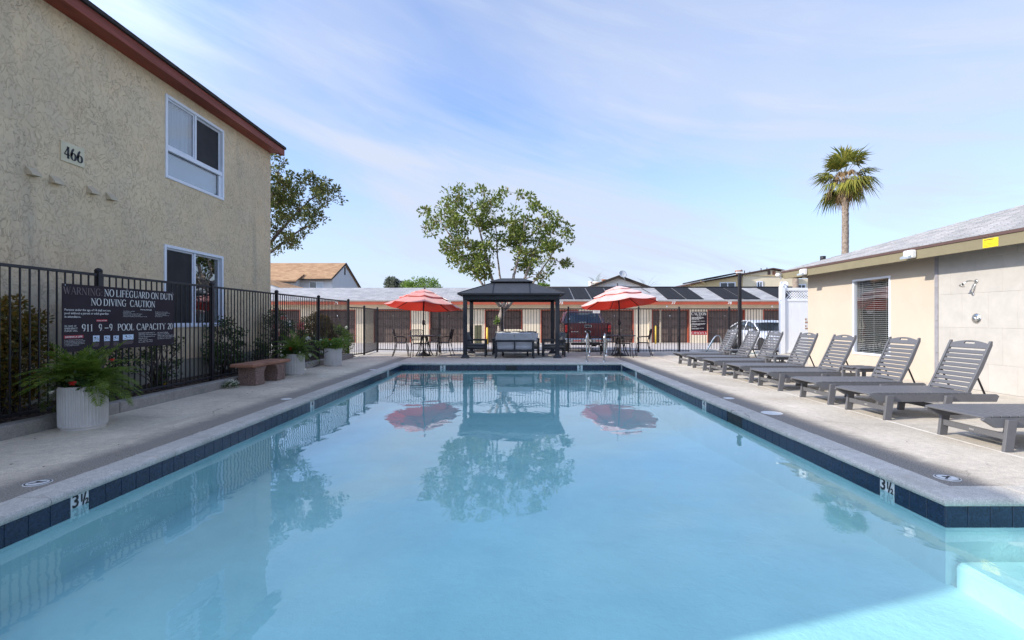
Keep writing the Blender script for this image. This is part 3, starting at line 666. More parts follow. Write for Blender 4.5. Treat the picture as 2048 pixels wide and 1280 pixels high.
# ================================================================ SIGN LETTERS (serif strokes)
TH, TN = .135, .045
def arcp(cx,cy,rx,ry,a0,a1,n=14): return [(cx+rx*math.cos(R(a0+(a1-a0)*i/n)), cy+ry*math.sin(R(a0+(a1-a0)*i/n))) for i in range(n+1)]
def st(x): return [((x,0),(x,1),TH), ((x-.13,.02),(x+.13,.02),.04), ((x-.13,.98),(x+.13,.98),.04)]
GL = {
 'A': ([((.05,0),(.37,1),TN),((.37,1),(.70,0),TH),((.15,.34),(.58,.34),.045),((-.04,.02),(.16,.02),.04),((.56,.02),(.82,.02),.04)],[], .78),
 'C': ([((.70,.70),(.70,.98),.04),((.70,.02),(.70,.26),.03)],[arcp(.42,.5,.36,.5,48,312,20)], .78),
 'D': (st(.12),[[(.12,.98)]+arcp(.32,.5,.42,.48,90,-90,14)+[(.12,.02)]], .84),
 'E': (st(.12)+[((.12,.975),(.58,.975),.05),((.12,.52),(.48,.52),.05),((.12,.025),(.60,.025),.05),((.58,.80),(.58,1),.035),((.61,0),(.61,.22),.035),((.48,.42),(.48,.62),.035)],[], .70),
 'F': (st(.12)+[((.12,.975),(.58,.975),.05),((.12,.50),(.46,.50),.05),((.58,.78),(.58,1),.035),((.46,.40),(.46,.60),.035)],[], .64),
 'G': ([((.70,.70),(.70,.98),.04),((.68,.02),(.68,.42),TH*.9),((.52,.43),(.84,.43),.04)],[arcp(.42,.5,.36,.5,48,318,20)], .88),
 'I': (st(.17),[], .36), 'L': (st(.12)+[((.12,.025),(.58,.025),.05),((.59,0),(.59,.26),.035)],[], .66),
 'N': ([((.10,0),(.10,1),TN),((.72,0),(.72,1),TN),((.10,1),(.72,0),TH),((-.04,.98),(.18,.98),.04),((-.04,.02),(.24,.02),.04),((.58,.98),(.86,.98),.04)],[], .86),
 'O': ([],[arcp(.43,.5,.37,.5,0,360,28)], .86),
 'P': (st(.12),[[(.12,.98)]+arcp(.32,.73,.24,.25,90,-90,12)+[(.12,.48)]], .66),
 'R': (st(.12)+[((.34,.50),(.68,.0),TH),((.60,.02),(.80,.02),.04)],[[(.12,.98)]+arcp(.32,.745,.24,.235,90,-90,12)+[(.12,.51)]], .76),
 'S': ([((.50,.72),(.50,.97),.035),((.06,.03),(.06,.28),.035)],[arcp(.29,.74,.21,.24,45,225,10)+arcp(.29,.26,.23,.26,90,-145,12)[1:]], .58),
 'T': (st(.34)[:2]+[((.02,.975),(.66,.975),.05),((.03,.78),(.03,1),.035),((.65,.78),(.65,1),.035)],[], .68),
 'U': ([((.13,.30),(.13,1),TH),((.70,.30),(.70,1),TN),((0,.98),(.27,.98),.04),((.58,.98),(.84,.98),.04)],[arcp(.415,.30,.285,.30,180,360,12)], .84),
 'V': ([((.08,1),(.40,0),TH),((.40,0),(.70,1),TN),((-.04,.98),(.22,.98),.04),((.58,.98),(.82,.98),.04)],[], .76),
 'W': ([((.08,1),(.34,0),TH),((.34,0),(.54,1),TN),((.50,1),(.76,0),TH),((.76,0),(1.02,1),TN),((-.04,.98),(.22,.98),.04),((.40,.98),(.64,.98),.04),((.90,.98),(1.12,.98),.04)],[], 1.08),
 'Y': ([((.06,1),(.36,.46),TH),((.36,.46),(.66,1),TN),((.36,0),(.36,.48),TH),((-.04,.98),(.2,.98),.04),((.54,.98),(.78,.98),.04),((.22,.02),(.5,.02),.04)],[], .72),
 '0': ([],[arcp(.29,.5,.24,.5,0,360,24)], .60), '1': ([((.26,0),(.26,1),TH*.85),((.12,.02),(.42,.02),.04),((.10,.82),(.26,.97),.05)],[], .50),
 '2': ([((.05,.05),(.52,.05),.10)],[arcp(.28,.73,.21,.25,160,-30,12)+[(.06,.06)]], .60),
 '6': ([],[arcp(.29,.30,.22,.29,0,360,20), arcp(.46,.32,.39,.68,110,180,10)], .60),
 '9': ([],[arcp(.29,.70,.22,.29,0,360,20), arcp(.12,.68,.39,.68,0,-70,10)], .60),
 '4': ([((.40,0),(.40,1),TH),((.02,.30),(.56,.30),.06),((.02,.30),(.40,.98),.06),((.28,.02),(.52,.02),.04)],[], .60),
 '5': ([((.14,.52),(.14,.98),.05),((.14,.96),(.50,.96),.09)],[arcp(.25,.32,.25,.30,120,-140,14)], .60),
 '-': ([((.02,.42),(.50,.42),.085)],[], .52), ':': ([((.10,.02),(.10,.12),.11),((.10,.55),(.10,.65),.11)],[], .26), ' ': ([],[],.28),
}
def serif(b, txt, u0, v0, h, width=None, mi=0, heavy=1.0, slope=0, P3=None):
    """lay the words from (u0,v0); P3 turns (u,v) into a 3d point"""
    adv = sum(GL[c][2]+.06 for c in txt)*h; sx = (width/adv) if width else 1.0; x = u0
    for c in txt:
        seg, curves, ad = GL[c]
        def pt(p): u = x+p[0]*h*sx; return (u, v0+p[1]*h+slope*(u-u0))
        for (p,q,w) in seg:
            a, d = pt(p), pt(q); w2 = w*h*heavy/2; dx, dy = d[0]-a[0], d[1]-a[1]; L = math.hypot(dx,dy) or 1
            if abs(q[0]-p[0]) < .01: ox, oy = w2*sx, 0
            elif abs(q[1]-p[1]) < .01: ox, oy = 0, w2
            else: ox, oy = w2*sx, 0
            b.add([P3(a[0]-ox,a[1]-oy),P3(a[0]+ox,a[1]+oy),P3(d[0]+ox,d[1]+oy),P3(d[0]-ox,d[1]-oy)],[(0,1,2,3)],mi)
        for cv in curves:
            pts = [pt(p) for p in cv]; k = len(pts); vs = []
            for i in range(k):
                t0, t1 = pts[max(i-1,0)], pts[min(i+1,k-1)]
                if abs(cv[0][0]-cv[-1][0])<1e-6 and abs(cv[0][1]-cv[-1][1])<1e-6 and i in (0,k-1): t0, t1 = pts[k-2], pts[1]
                dx, dy = (t1[0]-t0[0])/sx, t1[1]-t0[1]; L = math.hypot(dx,dy) or 1; dx/=L; dy/=L
                w = (TN+(TH-TN)*abs(dy)**1.5)*h*heavy/2
                vs += [P3(pts[i][0]+dy*w*sx, pts[i][1]-dx*w), P3(pts[i][0]-dy*w*sx, pts[i][1]+dx*w)]
            b.add(vs, [(2*i,2*i+1,2*i+3,2*i+2) for i in range(k-1)], mi)
        x += (ad+.06)*h*sx
    return b

# ================================================================ LEFT BUILDING
lb = thing('apartment_building', 'tan stucco two storey apartment building numbered 466 with red eave', 'building', (-10,7,.1))
XW = -6.30; Y0, Y1 = 0.45, 12.68; ZT = 5.50
W1 = (8.87,10.64,3.76,5.27); W2 = (8.84,10.62,1.06,2.56)
def wall_x(b, x0, x1, y0, y1, z0, z1, holes):
    """wall slab between x0..x1 with rectangular openings (y0,y1,z0,z1) stacked in one column"""
    hy0, hy1 = min(h[0] for h in holes), max(h[1] for h in holes)
    b.box(x0,y0,z0,x1,hy0,z1); b.box(x0,hy1,z0,x1,y1,z1)
    z = z0
    for h in sorted(holes, key=lambda h: h[2]):
        b.box(x0,hy0,z,x1,hy1,h[2]); z = h[3]
        if h[0] > hy0: b.box(x0,hy0,h[2],x1,h[0],h[3])
        if h[1] < hy1: b.box(x0,h[1],h[2],x1,hy1,h[3])
    b.box(x0,hy0,z,x1,hy1,z1)
b = MB(); wall_x(b, XW-.2, XW, Y0, Y1, .46, ZT, [W1,W2]); b.build('wall', M['stucco'], lb)
gab = [(-14.2,.46),(XW-.2,.46),(XW-.2,ZT),(-10.2,6.66),(-14.2,5.5)]
MB().prism(gab,'y',Y1-.2,Y1).build('gable_wall', M['stucco'], lb); MB().prism(gab,'y',Y0,Y0+.2).build('gable_wall', M['stucco'], lb)
MB().box(-14.4,Y0,.46,-14.2,Y1,5.5).build('back_wall', M['stucco'], lb)
MB().box(-14.2,Y0+.02,.0,XW-.015,Y1-.015,.455).build('footing', M['footing'], lb)
XE = -6.0; EZ = 5.44
sl = (6.86-5.62)/(10.2-6.0)
b = MB(); b.prism([(XE-.02,5.60),(XE+.04,5.60),(XE+.04,5.66),(-10.2,6.90),(-14.6,5.60),(-14.6,5.54),(-10.2,6.82)],'y',Y0-.05,Y1+.14); b.build('roof', M['roof_edge'], lb)
MB().box(XE-.045,Y0-.05,EZ,XE,Y1+.13,5.60,0,.004).build('fascia_board', M['red_wood'], lb)
MB().box(XW,Y0,EZ+.02,XE-.046,Y1,EZ+.05).build('soffit', M['red_wood'], lb)
for s_ in (Y1+.09,): MB().prism([(XE-.05,5.44),(XE-.05,5.60),(-10.2,6.82),(-10.2,6.66)],'y',s_,s_+.035).build('rake_board', M['red_wood'], lb)
def lwin(w, rail_z=None):
    y0,y1,z0,z1 = w; g = thing('window', None, None, (0,0,0)); g.parent = lb; g.location = (XW-WL(lb).x, (y0+y1)/2-WL(lb).y, z0-WL(lb).z)
    fr = MB(); fw = .055; x0,x1 = XW-.06, XW+.022
    fr.box(x0,y0,z0,x1,y0+fw,z1,0,.006); fr.box(x0,y1-fw,z0,x1,y1,z1,0,.006); fr.box(x0,y0+fw,z1-fw,x1,y1-fw,z1,0,.006); fr.box(x0,y0+fw,z0,x1,y1-fw,z0+fw,0,.006)
    fr.build('frame', M['frame_white'], g); ym = (y0+y1)/2-.03; zb = z0+fw
    if rail_z:
        MB().box(XW-.055,y0+fw,rail_z-.045,XW+.012,y1-fw,rail_z+.045,0,.008).build('rail', M['frame_white'], g)
        MB().box(XW-.045,y0+fw,z0+fw,XW-.040,y1-fw-.09,rail_z-.045).build('fixed_pane', M['glass_hi'], g)
        MB().box(XW-.05,y1-fw-.09,z0+fw,XW-.01,y1-fw,rail_z-.045,0,.004).build('side_stile', M['frame_white'], g)
        MB().box(XW-.14,y0+fw,z0+fw,XW-.13,y1-fw,rail_z-.045).build('backing_board', M['pict'], g); zb = rail_z+.045
    MB().box(XW-.05,ym-.022,zb,XW+.004,ym+.022,z1-fw,0,.004).build('mullion', M['frame_white'], g)
    sw = .028
    for (a,c,op) in ((y0+fw,ym-.022,0),(ym+.022,y1-fw,1)):
        s_ = MB(); xa,xb = (XW-.05,XW-.02) if op == 0 else (XW-.075,XW-.052)
        s_.box(xa,a,zb,xb,a+sw,z1-fw,0,.003); s_.box(xa,c-sw,zb,xb,c,z1-fw,0,.003); s_.box(xa,a+sw,zb,xb,c-sw,zb+sw,0,.003); s_.box(xa,a+sw,z1-fw-sw,xb,c-sw,z1-fw,0,.003)
        s_.build('sash', M['frame_white'], g)
    return g, (y0+fw, ym, y1-fw, zb, z1-fw)
g1, (a1,m1,c1_,zb1,zt1) = lwin(W1, 4.31)
MB().box(XW-.037,a1+.03,zb1+.03,XW-.033,m1-.05,zt1-.03).build('pane', M['glass_hi'], g1)
MB().box(XW-.066,m1+.05,zb1+.03,XW-.062,c1_-.03,zt1-.03).build('insect_screen', M['screen'], g1)
g2, (a2,m2,c2_,zb2,zt2) = lwin(W2)
MB().box(XW-.037,a2+.03,zb2+.03,XW-.033,m2-.05,zt2-.03).build('insect_screen', M['screen'], g2)
MB().box(XW-.066,m2+.05,zb2+.03,XW-.062,c2_-.03,zt2-.03).build('pane', M['glass_hi'], g2)
def curtain(g, y0, y1, z0, z1, x):
    n = int((y1-y0)/.02); pts = [(y0+(y1-y0)*i/n, x+.022*math.sin(i*.9)+.008*math.sin(i*2.3)) for i in range(n+1)]
    vs = [(p[1],p[0],z) for z in (z0,z1) for p in pts]; k = n+1
    b = MB(); b.add(vs,[(i,i+1,k+i+1,k+i) for i in range(n)],0,True); b.build('curtain', M['curtain'], g)
curtain(g1, a1, m1, zb1, zt1, XW-.14); curtain(g2, m2-.45, m2-.08, zb2, zt2, XW-.02-.12)
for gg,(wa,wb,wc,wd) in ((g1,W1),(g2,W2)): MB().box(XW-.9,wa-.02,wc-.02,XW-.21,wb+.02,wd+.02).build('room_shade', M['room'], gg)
# number plate and vents
pl = MB().box(XW,6.83,3.41,XW+.018,7.20,3.69,0,.003).build('number_plate', M['plate'], lb)
b = MB(); serif(b, '466', 6.872, 3.465, .165, .305, heavy=1.75, P3=lambda u,v: (XW+.0215,u,v)); b.build('numeral', M['black'], pl)
for y,z in ((6.42,3.12),(6.74,3.10),(7.32,3.11),(7.66,3.10)):
    MB().prism([(XW,z+.065),(XW,z-.045),(XW+.085,z-.045),(XW+.075,z-.01)],'y',y-.07,y+.07).build('vent_hood', M['hood'], lb)
# ================================================================ RIGHT BUILDING
rb = thing('pool_house', 'low cream pool building with grey shingle hip roof, tiled shower wall and blinded window', 'building', (10,8,0))
XR = 7.90; RY0, RY1 = 1.5, 13.42; RW = (10.45,11.63,.41,2.14)
b = MB(); wall_x(b, XR, XR+.18, 9.33, RY1, -.05, 2.40, [RW]); b.box(XR+.02,RY0,-.05,XR+.18,9.33,2.40); b.box(XR+.18,RY1-.18,-.05,14,RY1,2.40)
b.build('wall', M['stucco_right'], rb)
XEr = 7.44; RZ = 2.335
# tiles: rows .6 high, staggered; trim column at the tile edge
zj = [0.0,.46,1.065,1.665,2.265,2.40]; k = 0
for zi in range(5):
    y = 9.27; off = (.25 if zi % 2 else .49)
    while y > 5.2:
        ya = y-off; off = .49
        MB().box(XR,ya+.0025,zj[zi]+.0025,XR+.019,y-.0025,zj[zi+1]-.0025,0,.002).build('wall_tile', M['tile_grey'], rb); y = ya
MB().box(XR+.004,5.2,0,XR+.0195,9.33,2.4).build('tile_grout', M['tile_grey'], rb)
for z0,z1 in ((0,.58),(.585,1.185),(1.19,1.80),(1.805,2.40)): MB().box(XR-.012,9.27,z0,XR+.003,9.345,z1,0,.002).build('trim_tile', M['tile_trim'], rb)
# hip roof
rp = [(XEr-.03,RY1+.45),(16.4,RY1+.45),(16.4,RY0-.4),(XEr-.03,RY0-.4)]; rg = [(11.9,RY1+.45-4.45,4.0),(11.9,RY0+4.0,4.0)]
ZE = 2.555
b = MB(); A = [(p[0],p[1],ZE) for p in rp]
b.add(A+rg, [(3,0,4,5),(0,1,4),(1,2,5,4),(2,3,5)]); b.build('roof', M['shingle_right'], rb)
# shingle courses standing proud so the slope reads as lapped rows
b = MB(); ncs = 26; run = (11.9-(XEr-.03)); rise = (4.0-ZE)
for i in range(ncs):
    t0, t1 = i/ncs, (i+1)/ncs; x0 = XEr-.03+run*t0; x1 = XEr-.03+run*t1; z0 = ZE+rise*t0+.016; z1 = ZE+rise*t1+.004
    ya = RY1+.45-4.45*t0; yb = RY1+.45-4.45*t1; yc = RY0-.4+3.8*t0
    b.quad((x0,yc,z0),(x0,ya,z0),(x1,yb,z1),(x1,yc,z1)) if False else b.add([(x0,yc,z0),(x1,yc,z1),(x1,yb,z1),(x0,ya,z0),(x0,yc,z0-.013),(x0,ya,z0-.013)],[(0,1,2,3),(0,3,5,4)])
o = b.build('shingle_courses', M['shingle_right'], rb); tag(o, kind='stuff')
MB().box(XEr-.035,RY0-.4,2.505,XEr+.02,RY1+.46,2.553,0,.004).box(XEr+.02,RY1+.40,2.505,16,RY1+.46,2.553,0,.004).build('drip_edge', M['brown_trim'], rb)
MB().prism([(RY0-.4,RZ),(RY1+.30,RZ),(RY1+.40,2.38),(RY1+.42,2.503),(RY0-.4,2.503)],'x',XEr-.02,XEr+.025).build('fascia_board', M['fascia_tan'], rb)
MB().box(XEr+.03,RY1+.36,2.36,16,RY1+.398,2.503).build('end_fascia_board', M['fascia_tan'], rb)
MB().box(XEr+.026,RY0,2.40,XR,RY1+.35,2.42).box(XR,RY1,2.40,16,RY1+.35,2.42).build('soffit', M['fascia_tan'], rb)
g = thing('window', None, None); g.parent = rb; g.location = (XR-10, 11.04-8, 0)
y0,y1,z0,z1 = RW; fw = .045; b = MB(); xa,xb = XR-.015,XR+.08
b.box(xa,y0,z0,xb,y0+fw,z1,0,.004); b.box(xa,y1-fw,z0,xb,y1,z1,0,.004); b.box(xa,y0+fw,z0,xb,y1-fw,z0+fw,0,.004); b.box(xa,y0+fw,z1-fw,xb,y1-fw,z1,0,.004); b.build('frame', M['frame_white'], g)
MB().add([(XR+.03,y0+fw,z0+fw),(XR+.03,y0+fw,z1-fw),(XR+.03,y1-fw,z1-fw),(XR+.03,y1-fw,z0+fw)],[(0,1,2,3)]).build('pane', M['glass'], g)
sm = MB().box(-.013,-(y1-y0)/2+fw+.01,-.0012,.013,(y1-y0)/2-fw-.01,.0012).mesh('blind_slat', M['blind'])
nz = 38
for i in range(nz): inst('blind_slat', sm, g, (.075, 0, z0+fw+.02+(z1-z0-2*fw-.03)*i/(nz-1)), (0,R(-17),0))
for yy in (y0+.22,(y0+y1)/2,y1-.22): MB().box(XR+.073,yy-.002,z0+fw,XR+.077,yy+.002,z1-fw).build('blind_cord', M['blind'], g)
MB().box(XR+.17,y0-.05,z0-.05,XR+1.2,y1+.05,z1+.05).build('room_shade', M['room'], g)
for y_ in (12.72,9.28):
    l = thing('flood_light', None, None); l.parent = rb; l.location = (XEr-10-.02,y_-8,2.43)
    MB().box(-.10,-.11,-.075,0,.11,.075,0,.02).build('housing', M['lamp_white'], l, world=False)
    MB().prism([(-.10,-.02),(-.16,-.05),(-.155,-.085),(-.10,-.075)],'y',-.10,.10).build('lens', M['pale_glass'], l, world=False)
l = thing('security_camera', None, None); l.parent = rb; l.location = (XEr-10-.03, RY1+.42-8, 2.44)
b = MB(); b.tube([(-.02,0,0),(-.16,-.06,.02)], .045, 10); b.tube([(-.0,.02,-.03),(-.03,.0,-.10)], .02, 8); b.build('housing', M['lamp_white'], l, world=False)
MB().lathe([(.05,-.06),(.055,-.02),(.045,0)],12,(XR-.08,RY1+.02,2.39)).build('dome_camera', M['lamp_white'], rb)
# shower fittings
b = MB(); y = 8.50; b.tube([(XR-.001,y,1.865),(XR-.07,y+.01,1.875),(XR-.13,y+.03,1.87),(XR-.20,y+.05,1.81)], .011, 8); b.lathe([(.034,0),(.034,.008),(.015,.012)],16,(0,0,0),M=Matrix.Translation((XR,y,1.865)) @ Matrix.Rotation(R(-90),4,'Y'))
b.lathe([(.014,.05),(.02,.02),(.045,0),(.042,-.008),(.0,-.008)],16,(0,0,0),M=Matrix.Translation((XR-.205,y+.052,1.79)) @ Matrix.Rotation(R(28),4,'Y')); b.build('shower_head', M['steel'], rb)
b = MB(); b.tube([(XR-.012,y-.0,1.865),(XR-.02,y+.02,1.76),(XR-.015,y+.06,1.66)], .006, 6); b.box(XR-.02,y+.04,1.63,XR,y+.08,1.67,0,.004); b.build('pull_chain', M['steel'], rb)
b = MB(); Mx = Matrix.Translation((XR,y,1.225)) @ Matrix.Rotation(R(-90),4,'Y'); b.lathe([(.088,0),(.086,.006),(.06,.014),(.04,.016),(.04,.03),(.03,.045),(.012,.05),(0,.05)],28,M=Mx); b.bar((XR-.045,y,1.225),(XR-.05,y-.05,1.20),.014,.012,c=.003); b.build('shower_valve', M['steel'], rb)
tg = MB().box(XEr-.026,7.62,2.345,XEr-.021,7.87,2.482).build('paper_notice', M['yellow'], rb)
b = MB()
for i,(w_,zz) in enumerate(((.16,2.458),(.10,2.43),(.16,2.40),(.16,2.38),(.13,2.36))): b.box(XEr-.0275,7.85-w_,zz,XEr-.0262,7.85,zz+(.012 if i == 0 else .005))
b.build('print', M['black'], tg)
for x_,y_,hh,rr in ((8.42,13.6,.30,.055),):
    zz = 2.62; b = MB(); b.tube([(x_,y_,zz-.3),(x_,y_,zz+hh)], rr, 14); b.tube([(x_,y_,zz+hh-.1),(x_,y_,zz+hh+.03)], rr*1.25, 14); b.build('vent_pipe', M['iron'], rb)
# ---- white vinyl screen with lattice top
vf = thing('vinyl_fence', 'tall white vinyl privacy screen with lattice top beside the pool building', 'fence', (10,17.4,0))
MB().box(9.26,17.34,0,9.42,17.48,2.36,0,.008).lathe([(.10,2.36),(.10,2.38),(.01,2.44)],4,(9.34,17.41,0)).build('post', M['vinyl'], vf)
for i in range(8):
    x0 = 9.42+i*.25; MB().box(x0+.001,17.385,.08,x0+.249,17.425,1.84,0,.006).build('plank', M['vinyl'], vf)
for z_ in (.03,1.84,2.22): MB().box(9.42,17.37,z_,11.5,17.44,z_+(.09 if z_ < 2 else .10),0,.006).build('rail', M['vinyl'], vf)
b = MB()
for i in range(-4,24):
    for s_,dy in ((1,0),(-1,.007)):
        x0 = 9.46+i*.09; x1 = x0+s_*.29; za, zb = 1.93, 2.22
        xa, xb = x0, x1
        if min(xa,xb) < 9.43 or max(xa,xb) > 11.45: continue
        b.bar((xa,17.40+dy,za),(xb,17.40+dy,zb),.006,.038,up=(0,1,0)) if False else b.bar((xa,17.40+dy,za),(xb,17.40+dy,zb),.028,.006,up=(0,-1,0))
tag(b.build('lattice', M['vinyl'], vf), kind='stuff')
for (x_,z_,w_,h_,mm) in ((10.12,1.07,.15,.19,'terracotta'),(10.12,.86,.15,.16,'pict')):
    s_ = MB().box(x_,17.378,z_,x_+w_,17.384,z_+h_).build('sticker', M['decal'], vf)
    MB().box(x_+.01,17.3765,z_+h_*.1,x_+w_-.01,17.378,z_+h_*.32).box(x_+.01,17.3765,z_+h_*.62,x_+.06,17.378,z_+h_*.9).build('sticker_print', M['terracotta'], s_)
dsh = thing('satellite_dish', 'grey satellite dish standing above the white vinyl screen', 'satellite dish', (10.1,18.0,1.9))
def dish(parent, c, r_, rot):
    Mx = Matrix.Translation(c) @ rot
    MB().lathe([(0,0),(r_*.4,r_*.04),(r_*.75,r_*.13),(r_,r_*.24),(r_*.98,r_*.26),(r_*.74,r_*.15),(r_*.4,r_*.06),(0,.012)],24,M=Mx).build('reflector', M['dish'], parent)
    e = Mx @ Vector((0,-r_*.7,r_*.95)); s_ = Mx @ Vector((0,-r_*.95,r_*.2)); b = MB(); b.tube([s_,e],.012,6); b.box(e.x-.03,e.y-.03,e.z-.03,e.x+.03,e.y+.03,e.z+.03,0,.008); b.build('feed_arm', M['dish'], parent)
dish(dsh, (9.75,18.0,2.42), .17, Matrix.Rotation(R(-62),4,'Y') @ Matrix.Rotation(R(20),4,'X'))
MB().tube([(10.1,18.0,0.0),(10.1,18.0,2.25),(9.78,18.0,2.40)],.02,8).build('mast', M['dish'], dsh)

# ================================================================ GARAGES
gr = thing('garage_row', 'long cream garage row with brown doors, red fascia, grey roof and black solar mats', 'garage', (0,33,-.3))
GY = 32.6; gz = -.33; DW = 2.35; KX = 32.6/990; dx0 = lambda k: (749-1033+111.3*k)*KX
doors = [dx0(k) for k in range(-3,10)]
b = MB(); x = -21.5
for d in doors: b.box(x,GY,gz,d-.07,GY+.25,2.30); b.box(d-.07,GY,1.86,d+DW+.07,GY+.25,2.30); x = d+DW+.07
b.box(x,GY,gz,24,GY+.25,2.30); b.box(-21.5,GY+.5,gz,24,GY+.7,2.2); b.build('wall', M['stucco_pale'], gr)
b = MB(); b.box(-21.5,GY-.012,gz,24,GY-.002,gz+.02); 
seg = MB()
pm = MB(); pw,ph = .43,.37
pm.box(-pw/2,-.012,-ph/2,pw/2,0,ph/2,0,.006); 
for (a_,c_,e_,f_) in ((-pw/2-.02,-ph/2-.02,pw/2+.02,-ph/2-.003),(-pw/2-.02,ph/2+.003,pw/2+.02,ph/2+.02),(-pw/2-.02,-ph/2-.003,-pw/2-.003,ph/2+.003),(pw/2+.003,-ph/2-.003,pw/2+.02,ph/2+.003)): pm.box(a_,-.02,c_,e_,0,f_)
pmesh = pm.mesh('panel', M['door_brown'])
for k,d in enumerate(doors):
    g = thing('garage_door', None, None); g.parent = gr; g.location = (d+DW/2, GY+.19-33, 0)
    n = 4; hh = (1.80-gz)/n
    for i in range(n): MB().box(d+.002,GY+.19,gz+hh*i+.004,d+DW-.002,GY+.23,gz+hh*(i+1)-.004,0,.006).build('door_section', M['door_brown'], g)
    for i in range(n):
        for j in range(4): inst('panel', pmesh, g, (-DW/2+DW*(j+.5)/4, 0, gz+hh*(i+.5)+.3))
    b = MB(); b.box(d-.07,GY-.015,gz,d,GY+.19,1.80); b.box(d+DW,GY-.015,gz,d+DW+.07,GY+.19,1.80); b.box(d-.07,GY-.015,1.80,d+DW+.07,GY+.19,1.86); b.build('door_frame', M['red_far'], g)
    MB().box(d+DW/2-.03,GY+.17,1.42,d+DW/2+.03,GY+.185,1.5).build('door_knob', M['chrome'], g)
GE = 31.95
MB().box(-21.8,GE,2.17,24.3,GE+.05,2.385,0,.006).build('fascia_board', M['red_far'], gr)
MB().box(-21.8,GE-.03,2.387,24.3,GE+.06,2.43).build('gutter_strip', M['coping'], gr)
MB().box(-21.5,GE+.05,2.28,24,GY,2.30).build('soffit', M['stucco_pale'], gr)
b = MB(); b.prism([(GE-.03,2.432),(GE-.03,2.46),(35.3,3.47),(38.9,2.46),(38.9,2.432)],'x',-22,24.5); b.build('roof', M['shingle_grey'], gr)
fas = [c for c in bpy.data.objects if c.name.startswith('fascia_board')][-1]
for num in range(71,80):
    cx = (785-1033+ (num-72)*112.3)*GE/990
    inst('numeral', text_mesh(str(num), .26, M['ink'], bold=.008, shear=.2), gr, (cx, GE-.003-33, 2.20+.3), (R(90),0,0))
slp = (3.47-2.46)/(35.3-(GE-.03)); zr = lambda y: 2.46+slp*(y-GE+.03)
for a_,c_ in ((1037,1073),(1074.5,1110),(1111.5,1147),(1149.5,1182),(1184.5,1222),(1224.5,1260),(1336,1372.5),(1375,1409),(1450,1486.5),(1489,1523),(1562.5,1598),(1600,1634)):
    xa,xb = (a_-1033)*GE/990,(c_-1033)*GE/990; ya,yb = GE+.12,35.22
    o = MB().add([(xa,ya,zr(ya)+.015),(xb,ya,zr(ya)+.015),(xb,yb,zr(yb)+.015),(xa,yb,zr(yb)+.015),(xa,ya,zr(ya)+.045),(xb,ya,zr(ya)+.045),(xb,yb,zr(yb)+.045),(xa,yb,zr(yb)+.045)],[(4,5,6,7),(0,1,5,4),(1,2,6,5),(3,7,6,2),(0,4,7,3)]).build('solar_mat', M['solar'], gr)
MB().tube([((1037-1033)*GE/990,35.26,zr(35.26)+.06),(20,35.26,zr(35.26)+.06)],.045,8).build('header_pipe', M['iron'], gr)
for px,top in ((1299,2.15),(1321,2.1)):
    x_ = (px-1033)*(GY-.05)/990; b = MB(); b.box(x_-.04,GY-.07,gz,x_+.04,GY-.003,top,0,.01); b.build('downspout', M['stucco_pale'], gr)
for px in (1269,1335,1229,1546,656):
    x_ = (px-1033)*GE/990; b = MB(); b.tube([(x_,GE+.12,2.18),(x_,GE+.12,2.08)],.025,8); b.lathe([(.05,2.0),(.06,2.05),(.03,2.10)],10,(x_,GE+.12,0)); b.build('eave_light', M['lamp_white'], gr)
sp = MB().tube([((1283-1033)*34.9/990,34.9,zr(34.9)+.06),((1296-1033)*34/990,33.6,zr(33.6)+.06)],.02,6).build('supply_pipe', M['iron'], gr)
t = thing('bollard', 'yellow pipe bollard in front of the garage wall behind the gazebo', 'bollard', ((974.5-1033)*30.5/990,30.5,-.33)); MB().tube([(0,0,0),(0,0,1.0)],.06,12).lathe([(.06,1.0),(.05,1.04),(0,1.06)],12).build('pipe', M['yellow_pipe'], t, world=False)
t = thing('bollard', 'yellow pipe bollard in front of the garage wall right of the red truck', 'bollard', ((1311-1033)*31/990,31,-.33)); MB().tube([(0,0,0),(0,0,1.1)],.06,12).lathe([(.06,1.1),(.05,1.14),(0,1.16)],12).build('pipe', M['yellow_pipe'], t, world=False)
t = thing('utility_cabinet', 'olive utility cabinet against the garage wall left of the tree trunk', 'cabinet', ((955-1033)*30.5/990,31,-.33)); MB().box(-.2,-.15,0,.22,.15,1.15,0,.02).build('body', M['cabinet'], t, world=False); MB().box(-.22,-.17,1.152,.24,.17,1.18,0,.008).build('lid', M['cabinet'], t, world=False)

# ================================================================ FAR HOUSES
def window_far(parent, x0,x1,z0,z1, y, axis='y', n=2, fmat='frame_white', dark=(1,0)):
    w = .10; f = MB(); f.box(x0-w,y-.05,z0-w,x1+w,y,z0); f.box(x0-w,y-.05,z1,x1+w,y,z1+w); f.box(x0-w,y-.05,z0,x0,y,z1); f.box(x1,y-.05,z0,x1+w,y,z1)
    xm = (x0+x1)/2; f.box(xm-.04,y-.045,z0,xm+.04,y,z1)
    fo = f.build('window_frame', M[fmat], parent)
    MB().box(x0,y-.03,z0,xm-.04,y-.012,z1).build('pane', M['dark_glass' if dark[0] else 'pale_glass'], fo); MB().box(xm+.04,y-.03,z0,x1,y-.012,z1).build('pane', M['dark_glass' if dark[1] else 'pale_glass'], fo)
h = thing('house', 'white house with tan shingle roof rising behind the garages beyond the building corner', 'house', (-30,64,-.4))
gx = -22.3; b = MB(); b.prism([(60,-.4),(71,-.4),(71,5.2),(64.3,8.25),(60,6.1)],'x',-50,gx); b.build('wall', M['wall_white'], h)
MB().prism([(58.6,-.4),(60,-.4),(60,6.0),(58.6,5.9)],'x',-50,-26.2).build('wing_wall', M['wall_white'], h)
